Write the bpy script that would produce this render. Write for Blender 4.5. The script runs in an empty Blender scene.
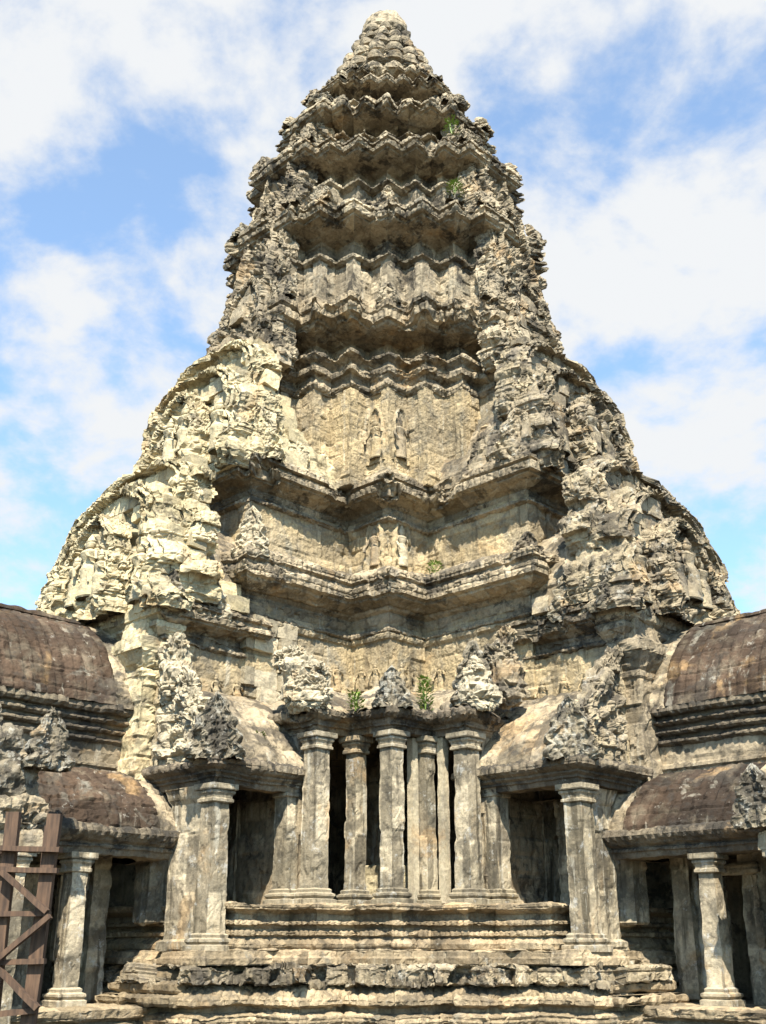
import bpy, math, random
import numpy as np
R = math.radians
S2 = math.sqrt(2.0)
ZO = 1.7                      # eye level above the courtyard; all heights below are given from eye level
rng = random.Random(7)
# ------------------------------------------------------------------ camera
scene = bpy.context.scene
C = scene.collection
cam_d = bpy.data.cameras.new('camera'); cam = bpy.data.objects.new('camera', cam_d); C.objects.link(cam)
scene.camera = cam
cam.location = (-0.46, -32.0, ZO)
cam.rotation_euler = (R(90 + 21.6), 0, R(-0.67))
cam_d.sensor_fit = 'VERTICAL'; cam_d.sensor_height = 36.0; cam_d.lens = 36.0 * 1107 / 1024
cam_d.clip_end = 2000; cam_d.clip_start = 0.1
CAMXY = np.array([-0.46, -32.0])
# ------------------------------------------------------------------ sky
SUN_EL, SUN_AZ = 51.0, 179.0          # azimuth of the sun measured clockwise from +Y
w = bpy.data.worlds.new('World'); scene.world = w; w.use_nodes = True
nt = w.node_tree; nt.nodes.clear()
def N(nt, t, **k):
    n = nt.nodes.new(t)
    for a, v in k.items():
        if hasattr(n, a): setattr(n, a, v)
        else: n.inputs[a].default_value = v
    return n
L = lambda nt, a, b: nt.links.new(a, b)
out = N(nt, 'ShaderNodeOutputWorld')
bg = N(nt, 'ShaderNodeBackground'); bg.inputs['Strength'].default_value = 0.06
sky = N(nt, 'ShaderNodeTexSky'); sky.sky_type = 'NISHITA'; sky.sun_disc = False
sky.sun_elevation = R(SUN_EL); sky.sun_rotation = R(SUN_AZ); sky.dust_density = 0.6; sky.ozone_density = 1.5; sky.air_density = 1.0
tc = N(nt, 'ShaderNodeTexCoord')
sep = N(nt, 'ShaderNodeSeparateXYZ'); L(nt, tc.outputs['Generated'], sep.inputs[0])
mz = N(nt, 'ShaderNodeMath', operation='MAXIMUM'); L(nt, sep.outputs[2], mz.inputs[0]); mz.inputs[1].default_value = 0.0
mza = N(nt, 'ShaderNodeMath', operation='ADD'); L(nt, mz.outputs[0], mza.inputs[0]); mza.inputs[1].default_value = 0.45
dx = N(nt, 'ShaderNodeMath', operation='DIVIDE'); L(nt, sep.outputs[0], dx.inputs[0]); L(nt, mza.outputs[0], dx.inputs[1])
dy = N(nt, 'ShaderNodeMath', operation='DIVIDE'); L(nt, sep.outputs[1], dy.inputs[0]); L(nt, mza.outputs[0], dy.inputs[1])
cmb = N(nt, 'ShaderNodeCombineXYZ'); L(nt, dx.outputs[0], cmb.inputs[0]); L(nt, dy.outputs[0], cmb.inputs[1]); cmb.inputs[2].default_value = 8.55
cl = N(nt, 'ShaderNodeTexNoise'); cl.inputs['Scale'].default_value = 6.4; cl.inputs['Detail'].default_value = 8; cl.inputs['Roughness'].default_value = 0.55; cl.inputs['Distortion'].default_value = 0.25
L(nt, cmb.outputs[0], cl.inputs['Vector'])
cl2 = N(nt, 'ShaderNodeTexNoise'); cl2.inputs['Scale'].default_value = 14; cl2.inputs['Detail'].default_value = 6; cl2.inputs['Roughness'].default_value = 0.6
L(nt, cmb.outputs[0], cl2.inputs['Vector'])
cadd = N(nt, 'ShaderNodeMath', operation='MULTIPLY_ADD'); L(nt, cl2.outputs['Fac'], cadd.inputs[0]); cadd.inputs[1].default_value = 0.38; L(nt, cl.outputs['Fac'], cadd.inputs[2])
bk = N(nt, 'ShaderNodeMapRange'); bk.interpolation_type = 'SMOOTHSTEP'; L(nt, sep.outputs[1], bk.inputs[0]); bk.inputs[1].default_value = -.55; bk.inputs[2].default_value = .25; bk.inputs[3].default_value = -.34; bk.inputs[4].default_value = 0.0
cbk = N(nt, 'ShaderNodeMath', operation='ADD'); L(nt, cadd.outputs[0], cbk.inputs[0]); L(nt, bk.outputs[0], cbk.inputs[1])
cr = N(nt, 'ShaderNodeMapRange'); cr.interpolation_type = 'SMOOTHSTEP'; L(nt, cbk.outputs[0], cr.inputs[0]); cr.inputs[1].default_value = 0.55; cr.inputs[2].default_value = 0.78
cr.inputs[3].default_value = 0.16; cr.inputs[4].default_value = 1.0
cc = N(nt, 'ShaderNodeMix', data_type='RGBA'); L(nt, cr.outputs[0], cc.inputs[0])
boost = N(nt, 'ShaderNodeMix', data_type='RGBA', blend_type='MULTIPLY'); boost.inputs[0].default_value = 1.0
L(nt, sky.outputs[0], boost.inputs[6]); boost.inputs[7].default_value = (1.8, 2.3, 2.45, 1)
L(nt, boost.outputs[2], cc.inputs[6]); cc.inputs[7].default_value = (6.5, 6.65, 6.8, 1)
L(nt, cc.outputs[2], bg.inputs[0]); L(nt, bg.outputs[0], out.inputs[0])
# ------------------------------------------------------------------ sun
sd = bpy.data.lights.new('sun', 'SUN'); sd.energy = 5.0; sd.angle = R(0.5); sd.color = (1.0, 0.94, 0.82)
so = bpy.data.objects.new('sun', sd); C.objects.link(so)
az, el = R(SUN_AZ), R(SUN_EL)
so.rotation_euler = (R(90) - el, 0, math.pi - az)
so.location = (0, -40, 60)
vs = scene.view_settings
vs.view_transform = 'Standard'; vs.look = 'None'; vs.gamma = 1; vs.use_curve_mapping = False; vs.exposure = 1.2
scene.render.engine = 'CYCLES'
scene.cycles.max_bounces = 6; scene.cycles.diffuse_bounces = 1
scene.cycles.use_denoising = True

# ------------------------------------------------------------------ noise in numpy
def _h(ix, iy, iz, s):
    h = (ix * 374761393 + iy * 668265263 + iz * 1274126177 + s * 974634777) & 0xFFFFFFFF
    h = ((h ^ (h >> 13)) * 1103515245) & 0xFFFFFFFF
    h = ((h ^ (h >> 15)) * 2246822519) & 0xFFFFFFFF
    h ^= h >> 16
    return (h & 0xFFFFFF) / float(0xFFFFFF)
def vnoise(P, s=0):
    i = np.floor(P).astype(np.int64); f = P - i; u = f * f * f * (f * (f * 6 - 15) + 10)
    x, y, z = i[:, 0], i[:, 1], i[:, 2]; ux, uy, uz = u[:, 0], u[:, 1], u[:, 2]
    r = 0
    for dx_ in (0, 1):
        wx = ux if dx_ else 1 - ux
        for dy_ in (0, 1):
            wy = uy if dy_ else 1 - uy
            for dz_ in (0, 1):
                wz = uz if dz_ else 1 - uz
                r = r + _h(x + dx_, y + dy_, z + dz_, s) * wx * wy * wz
    return r * 2 - 1
ROT = np.array([[0.36, 0.48, -0.8], [-0.8, 0.60, 0.0], [0.48, 0.64, 0.6]])
def fbm(P, o=4, s=0, g=0.5):
    a, r, t, Q = 1.0, 0, 0, P
    for k in range(o):
        r = r + a * vnoise(Q, s + k); t += a; a *= g; Q = Q @ ROT.T * 2.03 + 11.3
    return r / t * 1.6
def worley(P, s=0):
    i = np.floor(P).astype(np.int64); n = len(P)
    F1 = np.full(n, 9.0); F2 = np.full(n, 9.0); idh = np.zeros(n)
    for a in (-1, 0, 1):
        for b in (-1, 0, 1):
            for c in (-1, 0, 1):
                x, y, z = i[:, 0] + a, i[:, 1] + b, i[:, 2] + c
                hx = _h(x, y, z, s)
                d = (x + hx - P[:, 0]) ** 2 + (y + _h(x, y, z, s + 1) - P[:, 1]) ** 2 + (z + _h(x, y, z, s + 2) - P[:, 2]) ** 2
                m = d < F1
                F2 = np.where(m, F1, np.minimum(F2, d)); idh = np.where(m, hx, idh); F1 = np.where(m, d, F1)
    return np.sqrt(F1), np.sqrt(F2), idh
def sstep(a, b, x):
    t = np.clip((x - a) / (b - a), 0, 1); return t * t * (3 - 2 * t)

# ------------------------------------------------------------------ coordinates: a runs along the left arm, b along the right arm
def ab(a, b): return ((b - a) / S2, -(a + b) / S2)
def abv(P):
    P = np.asarray(P, float); return np.stack([(P[..., 1] - P[..., 0]) / S2, -(P[..., 0] + P[..., 1]) / S2], -1)

# ------------------------------------------------------------------ mesh makers
def vnormals(V, F):
    e1 = V[F[:, 2]] - V[F[:, 0]]; e2 = V[F[:, 3 if F.shape[1] > 3 else 1]] - V[F[:, 1 if F.shape[1] > 3 else 0]]
    fn = np.cross(e1, e2)
    if F.shape[1] == 3: fn = -fn
    out_ = np.zeros_like(V)
    for k in range(F.shape[1]):
        for c in range(3): out_[:, c] += np.bincount(F[:, k], fn[:, c], len(V))
    l = np.linalg.norm(out_, axis=1, keepdims=True); l[l < 1e-12] = 1
    return out_ / l
def mk(name, V, F, mat, parent=None, caps=None, tone=None, smooth=True, label=None):
    """link one mesh; V in world coordinates with z from eye level"""
    me = bpy.data.meshes.new(name)
    V = np.asarray(V, float).copy(); V[:, 2] += ZO
    org = np.zeros(3)
    if parent is not None:
        q = parent
        while q is not None: org += np.array(q.location); q = q.parent
    if parent is None: org = np.array([V[:, 0].mean(), V[:, 1].mean(), V[:, 2].min()])
    V = V - org
    nf, k = F.shape; caps = caps or []
    ltot = np.array([k] * nf + [len(c) for c in caps], dtype=np.int32)
    li = np.concatenate([F.ravel()] + [np.array(c) for c in caps]).astype(np.int32) if caps else F.ravel().astype(np.int32)
    me.vertices.add(len(V)); me.vertices.foreach_set('co', V.astype(np.float32).ravel())
    me.loops.add(len(li)); me.loops.foreach_set('vertex_index', li)
    me.polygons.add(len(ltot)); me.polygons.foreach_set('loop_start', np.concatenate([[0], np.cumsum(ltot)[:-1]]).astype(np.int32))
    me.polygons.foreach_set('use_smooth', np.full(len(ltot), smooth))
    me.update(calc_edges=True); me.validate()
    if tone is None: tone = np.full(len(V), 0.5)
    at = me.attributes.new('tone', 'FLOAT', 'POINT')
    if len(at.data) == len(tone): at.data.foreach_set('value', np.asarray(tone, np.float32))
    me.materials.append(mat)
    o = bpy.data.objects.new(name, me); C.objects.link(o)
    if parent is None: o.location = org
    else: o.parent = parent
    if label: o['label'] = label
    return o
def tag(o, label, cat, group=None, kind=None):
    if label: o['label'] = label
    if cat: o['category'] = cat
    if group: o['group'] = group
    if kind: o['kind'] = kind
    return o
def thing(name, a, b, z, label, cat, group=None):
    o = bpy.data.objects.new(name, None); C.objects.link(o); x, y = ab(a, b)
    o.location = (x, y, z + ZO); o.empty_display_size = 0.3
    return tag(o, label, cat, group)
def gridF(ns, nt_, closed):
    s = np.arange(ns if closed else ns - 1); t = np.arange(nt_ - 1)
    S, T = np.meshgrid(s, t, indexing='ij'); S2_ = (S + 1) % ns
    return np.stack([S * nt_ + T, S2_ * nt_ + T, S2_ * nt_ + T + 1, S * nt_ + T + 1], -1).reshape(-1, 4)
def masonry(V, Nn, bh, bw, seed=3):
    row = np.floor(V[:, 2] / bh + 0.13 * vnoise(V * 0.6, 5))
    u = np.where(np.abs(Nn[:, 0] + Nn[:, 1]) > np.abs(Nn[:, 0] - Nn[:, 1]), V[:, 0] - V[:, 1], V[:, 0] + V[:, 1]) / S2
    ri = row.astype(np.int64); sh = _h(ri, ri * 0 + 7, ri * 0, seed)
    cu = u / bw + sh + 0.08 * vnoise(V * 1.3, 9); ci = np.floor(cu).astype(np.int64)
    hb = _h(ri, ci, ri * 0, seed + 1)
    fz = V[:, 2] / bh + 0.13 * vnoise(V * 0.6, 5) - row; fu = cu - ci
    dj = np.minimum(np.minimum(fz, 1 - fz) * bh, np.minimum(fu, 1 - fu) * bw)
    return hb, dj
def rough(V, F, big=.05, mid=.03, fine=.012, blocks=.02, joint=.02, bh=.38, bw=.85, carve=0., carve_s=.28, pits=0., chip=0., seed=0, wgt=None, extra=None):
    Nn = vnormals(V, F)
    e = 0.45 + 1.1 * sstep(-.5, .7, fbm(V / 2.6, 3, seed + 40))
    d = 0
    if big: d = d + big * fbm(V / 0.9, 4, seed) * e
    if mid: d = d + mid * fbm(V / 0.3, 3, seed + 10) * e
    if fine: d = d + fine * fbm(V / 0.1, 2, seed + 20)
    tone = np.full(len(V), .5)
    if blocks or joint:
        hb, dj = masonry(V, Nn, bh, bw)
        d = d + blocks * (hb - .5) * 2 - joint * (1 - sstep(0, .035, dj)) * e
        tone = hb
    if carve:
        Wp = np.stack([vnoise(V / .3, 71), vnoise(V / .3, 72), vnoise(V / .3, 73)], -1)
        Q = (V * np.array([1, 1, .8]) + .10 * Wp) / carve_s
        f1, f2, idh = worley(Q, seed + 60)
        rd = (1 - np.abs(fbm(V / (carve_s * .6) + .8 * Wp, 3, seed + 65)) * 3.0)
        r2 = (1 - np.abs(fbm(V / (carve_s * .22) + .5 * Wp, 2, seed + 67)) * 3.0)
        hb2, dj2 = masonry(V, Nn, carve_s * .85, carve_s * 1.45, 17)
        cm = .25 + .95 * sstep(-.25, .35, fbm(V / 1.0, 3, seed + 75))
        d = d + carve * ((hb2 - .5) * 1.7 * (.6 + .4 * cm) - (1 - sstep(0, .022, dj2)) * .55 + cm * ((np.round(idh * 3) / 3 - .5) * .35 + rd * .22 + r2 * .16 - (1 - sstep(0, .07, f2 - f1)) * .45 - .9 * sstep(.5, .62, fbm(V / (carve_s * .45), 2, seed + 69))))
        tone = .55 * tone + .2 * idh + .25 * hb2
    if chip:
        f1, f2, idh = worley(V * np.array([1, 1, 1.5]) / .38 + .25 * fbm(V / .3, 2, 7)[:, None], seed + 90)
        d = d - chip * (sstep(.70, .73, idh) + .5 * (idh < .12)) - .4 * chip * (1 - sstep(0, .06, f2 - f1))
    if pits: d = d - pits * sstep(.35, .8, fbm(V / .55, 4, seed + 30))
    if extra is not None: d = d + extra
    if wgt is not None: d = d * wgt
    return V + Nn * np.asarray(d)[:, None], tone
def outline_norm(O, closed=True):
    O = np.asarray(O, float); n = len(O); M = np.zeros_like(O)
    E = np.roll(O, -1, 0) - O; E /= np.linalg.norm(E, axis=1, keepdims=True)
    en = np.stack([E[:, 1], -E[:, 0]], -1)
    for i in range(n):
        if closed or 0 < i < n - 1:
            n1, n2 = en[i - 1], en[i]; M[i] = (n1 + n2) / (1 + n1 @ n2)
        elif i == 0: M[i] = en[0]
        else: M[i] = en[i - 1]
    return M
def stair(conv, notch=None):
    """staircase plan of four equal quadrants from the convex corners of one (diagonal corner first)"""
    q = []
    if notch: q = [(notch[0], notch[1]), (conv[-1][0], notch[1])]
    c = list(conv)[::-1]
    for i, (a, b) in enumerate(c):
        q.append((a, b))
        if i < len(c) - 1: q.append((c[i + 1][0], b))
    m = [(b, a) for a, b in q[::-1]]
    if c[-1][0] == c[-1][1]: m = m[1:]
    quad = q + m; O = []
    for k in range(4):
        for a, b in quad:
            for _ in range(k): a, b = -b, a
            O.append((a, b))
    return O
def rect(a0, a1, b0, b1): return [(a0, b0), (a1, b0), (a1, b1), (a0, b1)]
def flip(O): return [(b, a) for a, b in O[::-1]]
def loft(O, prof, rs=.06, rt=.05, closed=True, cap=True, brk=0., chunk=0., orn_on=True, coarse=True, seed=0, **kw):
    """sweep a wall profile [(r, z[, ornament amplitude, period])...] round a plan; returns V, F, caps, tone"""
    O = np.asarray(O, float); M = outline_norm(O, closed); n = len(O)
    P0, D0, S = [], [], []; slen = 0
    for i in range(n if closed else n - 1):
        j = (i + 1) % n; p, q = O[i], O[j]; ln = np.linalg.norm(q - p)
        e = (q - p) / ln; nw = abv(np.array([e[1], -e[0]])); mid = abv((p + q) / 2)
        back = coarse and (nw @ (CAMXY - mid)) < -1.0
        k = max(1, int(math.ceil(ln / (rs * (5 if back else 1)))))
        t = np.arange(k) / k
        P0.append(p + t[:, None] * (q - p)); D0.append(M[i] + t[:, None] * (M[j] - M[i])); S.append(slen + t * ln); slen += ln
    if not closed: P0.append(O[-1:]); D0.append(M[-1:]); S.append(np.array([slen]))
    P0 = np.concatenate(P0); D0 = np.concatenate(D0); S = np.concatenate(S)
    pr = [tuple(p) + (0, .2) if len(p) == 2 else tuple(p) for p in prof]
    T = []
    for i in range(len(pr) - 1):
        p, q = np.array(pr[i]), np.array(pr[i + 1]); ln = math.hypot(q[0] - p[0], q[1] - p[1])
        k = max(1, int(math.ceil(ln / rt)))
        for x in range(k):
            v = p + (q - p) * x / k; v[2:] = p[2:]; T.append(v)
    T.append(np.array(pr[-1])); T = np.array(T)
    r = T[None, :, 0] + 0 * S[:, None]
    XY = P0[:, None, :] + D0[:, None, :] * r[:, :, None]
    W = np.concatenate([abv(XY), np.broadcast_to(T[None, :, 1:2], r.shape + (1,))], -1)
    V = W.reshape(-1, 3)
    if brk:
        m = sstep(.12, .5, fbm(np.c_[V[:, :2] / 1.1, V[:, 2] / 2.5], 4, seed + 50)) * brk
        rr = np.clip(r, 0, None).reshape(-1) * m
        Dw = abv(D0); V = V - np.c_[np.repeat(Dw, len(T), 0) * rr[:, None], .25 * rr]
    if chunk:
        f1, f2, idh = worley(np.c_[V[:, :2] / .75 + .2 * fbm(V / .5, 2, 3)[:, None], V[:, 2] / 1.6], seed + 95)
        rr = np.clip(r, 0, None).reshape(-1); m = chunk * (np.round(idh * 5) / 5) ** 1.5
        V = V - np.c_[np.repeat(abv(D0), len(T), 0) * (rr * m)[:, None], .12 * rr * m]
    ex = (T[None, :, 2] * (2 * np.abs(np.sin(np.pi * S[:, None] / np.maximum(T[None, :, 3], .01))) ** .6 - 1)).reshape(-1)
    F = gridF(len(P0), len(T), closed)
    caps = []
    if cap and closed:
        for zi, rr in ((-1, T[-1, 0]), (0, T[0, 0])):
            Q = abv(O + M * rr); Vc = np.c_[Q, np.full(n, T[zi, 1] + (-.015 if zi else .015))]
            idx = np.arange(n) + len(V) + (0 if zi else n)
            caps.append(idx if zi else idx[::-1])
        Q1 = abv(O + M * T[-1, 0]); Q0 = abv(O + M * T[0, 0])
        Vc = np.r_[np.c_[Q1, np.full(n, T[-1, 1] - .02)], np.c_[Q0, np.full(n, T[0, 1] + .02)]]
    Vd, tone = rough(V, F, extra=ex, seed=seed, **kw)
    if caps: Vd = np.r_[Vd, Vc]; tone = np.r_[tone, np.full(len(Vc), .5)]
    return Vd, F, caps, tone
def put(name, res, mat, parent, label=None, smooth=False):
    V, F, caps, tone = res
    return mk(name, V, F, mat, parent, caps, tone, smooth, label)
def block(O, z0, z1, bev=.03, **kw):
    O = np.asarray(O, float); m = .49 * min(np.ptp(O[:, 0]), np.ptp(O[:, 1]))
    return loft(O, [(-m, z0), (-bev, z0), (0, z0 + bev), (0, z1 - bev), (-bev, z1), (-m, z1)], cap=False, coarse=False, **kw)
def sheet(G, flipn=False, closed=False, **kw):
    ns, nt_ = G.shape[:2]; V = G.reshape(-1, 3); F = gridF(ns, nt_, closed)
    if flipn: F = F[:, ::-1]
    V, tone = rough(V, F, **kw); return V, F, [], tone
def merge(*rs):
    Vs, Fs, caps, ts, o = [], [], [], [], 0
    for V, F, c, t in rs:
        Vs.append(V); Fs.append(F + o); caps += [np.array(x) + o for x in c]; ts.append(t); o += len(V)
    return np.concatenate(Vs), np.concatenate(Fs), caps, np.concatenate(ts)
def resample(pts, res):
    pts = np.asarray(pts, float); o = []
    for p, q in zip(pts[:-1], pts[1:]):
        k = max(1, int(math.ceil(np.linalg.norm(q - p) / res)))
        o += [p + (q - p) * i / k for i in range(k)]
    o.append(pts[-1]); return np.array(o)

def pediment(a, b, z, ang, W, H, th, res=.032, lobes=5, scal=.10, frame=.16, tymp=.10, lean=0., side=(-1, 1), seed=0, ogive=1.7, pw=.72, taper=0., rays=0., rag=False, **kw):
    """flame-arched carved slab standing at (a,b,z); ang: degrees, 0 faces the a direction, 90 faces the b direction"""
    x0, y0 = ab(a, b)
    o = abv(np.array([math.cos(R(ang)), math.sin(R(ang))])); t = np.array([-o[1], o[0]])
    nf = max(8, int((side[1] - side[0]) * W / res)); nv = max(8, int(H / res)); ns = max(2, int(th / res / 1.4))
    us = np.linspace(side[0], side[1], nf)
    ring = [(u, 1.0, 1) for u in us] + [(side[1], 1 - k / ns, 0) for k in range(1, ns)]
    ring += [(u, 0.0, 0) for u in us[::-1][::2]] + [(side[0], k / ns, 0) for k in range(1, ns)]
    ring = np.array(ring)
    v = np.linspace(0, 1, nv); rs_ = np.random.RandomState(seed + 5)
    sh = np.clip(1 - v ** ogive, 0.0005, 1) ** pw * (1 - taper * v)
    if rag: sh = sh * ragged(v, seed)
    sc = 1 + scal * np.abs(np.sin(np.pi * (v * lobes + .1))) - scal * .5
    sh = sh * sc; sh[0] = sh[1]
    U = ring[:, 0][:, None] * (W * sh)[None, :]; D = (ring[:, 1] - .5)[:, None] * th * (1 - .45 * v)[None, :]
    e = (1 - np.abs(ring[:, 0]))[:, None] * (W * sh)[None, :] * 1.0
    e = np.where((side[0] > -1) & (ring[:, 0] < 0)[:, None], 1, e)
    fr = ring[:, 2][:, None]
    rel = fr * (frame * (sstep(0, .06 * W, e) * (1 - sstep(.2 * W, .26 * W, e)) * (.75 + .25 * np.sin(e / W * 70))) )
    rel = rel + fr * frame * .6 * np.exp(-((v[None, :] - .16) / .1) ** 2) * np.exp(-((np.abs(ring[:, 0]) - .85) / .2) ** 2)[:, None]
    Zz = v[None, :] * H + 0 * U
    if rays: rel = rel + fr * rays * W * (np.abs(np.sin(np.arctan2(U, Zz + .15 * H) * 5.5)) ** .7 - .5)
    D = D - lean * (v[None, :] ** 1.3)
    V = np.stack([x0 + U * t[0] + (D + rel) * o[0], y0 + U * t[1] + (D + rel) * o[1], z + Zz], -1).reshape(-1, 3)
    F = gridF(len(ring), nv, True)
    ty = (fr * sstep(.22 * W, .3 * W, e)).reshape(-1)
    f1, f2, idh = worley(V / (.16 * max(W, .5) + .05) + .3 * vnoise(V * 2, 4)[:, None], seed + 80)
    ex = ty * tymp * ((1 - sstep(0, .8, f1)) * 1.3 - .6)
    Vd, tone = rough(V, F, extra=ex, seed=seed, **kw)
    n = len(V); top = [i * nv + nv - 1 for i in range(len(ring))]
    return Vd, F, [top], tone
def cut_block(c, t, o, up_, w_, h_, d_, seed, n=6, amp=.012):
    """one worn squared stone; c centre of its outer face, t/o/up_ its axes"""
    g = np.linspace(-1, 1, n); X, Y = np.meshgrid(g, g, indexing='ij'); one = np.ones_like(X); Vs, Fs, k = [], [], 0
    q = gridF(n, n, False)
    for P in ((X, Y, one), (-X, Y, -one), (one, Y, -X), (-one, Y, X), (X, one, -Y), (X, -one, Y)):
        Vs.append(np.stack(P, -1).reshape(-1, 3)); Fs.append(q + k); k += n * n
    V = np.concatenate(Vs); r = np.linalg.norm(V, axis=1, keepdims=True)
    V = V * (1 - .06 * np.clip(r - 1.1, 0, 1) ** 1.0)
    W_ = V[:, :1] * t * w_ / 2 + V[:, 1:2] * up_ * h_ / 2 + (V[:, 2:3] - 1) * o * d_ / 2 + c
    W_ = W_ + np.stack([fbm(W_ / .16, 2, seed % 50 + i) for i in range(3)], -1) * amp * 1.6
    return W_, np.concatenate(Fs), [], np.full(len(V), (seed * .618) % 1)
def face_blocks(S, us, zs, seed, hgt=.36, keep=.75, prot=.10, skip=None):
    """courses of separate worn blocks over a surface S(u, z) -> point, tangent, outward"""
    r_ = random.Random(seed); L_ = []; z = zs[0]
    while z < zs[1]:
        h = hgt * r_.uniform(.8, 1.15); u0, u1 = us(z + h / 2); u = u0 + r_.uniform(0, .1)
        while u < u1 - .12:
            w_ = min(r_.uniform(.38, .95), u1 - u + .06)
            if r_.random() < keep and not (skip and skip(u + w_ / 2, z + h / 2)):
                c, t, o = S(u + w_ / 2, z + h / 2); an = r_.uniform(-.05, .05); ti = r_.uniform(-.04, .04)
                t2 = np.array([t[0] * math.cos(an) - t[1] * math.sin(an), t[0] * math.sin(an) + t[1] * math.cos(an), ti]); o2 = np.array([o[0] * math.cos(an) - o[1] * math.sin(an), o[0] * math.sin(an) + o[1] * math.cos(an), r_.uniform(-.05, .12)])
                t2 /= np.linalg.norm(t2); o2 -= t2 * (o2 @ t2); o2 /= np.linalg.norm(o2); up_ = np.cross(o2, t2) * -1
                if up_[2] < 0: up_ = -up_
                L_.append(cut_block(c + o2 * (prot * (r_.random() ** 1.5) * 1.6 - .02), t2, o2, up_, w_ * .97, h * .95, .5, r_.randrange(9999)))
            u += w_
        z += h
    return L_
def ragged(v, seed):
    v = np.asarray(v, float); i = np.floor(v * 9 + seed * .37).astype(np.int64)
    return 1 + .10 * (_h(i, i * 0 + seed, i * 0, 5) - .6)
def gable(a, b, z, ang, W, H, th, lean=0., ogive=1.7, pw=.72, taper=0., seed=0, hgt=.43, keep=.82, prot=.10, mid_open=.45, **kw):
    base = pediment(a, b, z, ang, W, H, th, lean=lean, ogive=ogive, pw=pw, taper=taper, seed=seed, rag=True, **kw)
    x0, y0 = ab(a, b); o = abv(np.array([math.cos(R(ang)), math.sin(R(ang))])); t = np.array([-o[1], o[0]])
    def sh(zz): v = (zz - z) / H; return W * max(.001, 1 - v ** ogive) ** pw * (1 - taper * v) * float(ragged(v, seed)) if v < 1 else 0
    def S(u, zz):
        v = (zz - z) / H; D = th * .5 * (1 - .45 * v) - lean * v ** 1.3
        return np.array([x0 + u * t[0] + D * o[0], y0 + u * t[1] + D * o[1], zz]), np.array([t[0], t[1], 0]), np.array([o[0], o[1], 0])
    skip = lambda u, zz: abs(u) < mid_open * sh(zz) and (zz - z) / H < .72
    return merge(base, *face_blocks(S, lambda zz: (-sh(zz) * .97, sh(zz) * .97), (z, z + H * .94), seed + 7, hgt, keep, prot, skip))
def antefix(a, b, z, ang, W, H, th=.22, seed=0, **kw):
    k = dict(big=.03, mid=.03, fine=.012, blocks=0, joint=0, carve=.025, carve_s=.11, rays=.28)
    k.update(kw)
    return pediment(a, b, z, ang, W, H, th, res=.035, lobes=4, scal=.30, frame=.05, tymp=.05, seed=seed, ogive=1.6, pw=.75, **k)
def ellipsoid(c, r, tilt=(0, 0), n=14, seed=0, amp=.05, cs=.12, sq=1.0):
    th_ = np.linspace(0, 2 * np.pi, 2 * n, endpoint=False); ph = np.linspace(-np.pi / 2 + .05, np.pi / 2 - .05, n)
    A, B = np.meshgrid(th_, ph, indexing='ij')
    sp = (lambda q: np.sign(q) * np.abs(q) ** sq)
    V = np.stack([sp(np.cos(A)) * sp(np.cos(B)) * r[0], sp(np.sin(A)) * sp(np.cos(B)) * r[1], sp(np.sin(B)) * r[2]], -1).reshape(-1, 3)
    tx, ty_ = R(tilt[0]), R(tilt[1])
    Rx = np.array([[1, 0, 0], [0, math.cos(tx), -math.sin(tx)], [0, math.sin(tx), math.cos(tx)]])
    Ry = np.array([[math.cos(ty_), 0, math.sin(ty_)], [0, 1, 0], [-math.sin(ty_), 0, math.cos(ty_)]])
    V = V @ (Ry @ Rx).T + np.array(c); F = gridF(2 * n, n, True)
    V, t = rough(V, F, big=amp * .6, mid=amp * .5, fine=amp * .2, blocks=0, joint=0, carve=amp * .6, carve_s=cs, seed=seed)
    k = [i * n for i in range(2 * n)][::-1]; k2 = [i * n + n - 1 for i in range(2 * n)]
    return V, F, [k, k2], t
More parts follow.
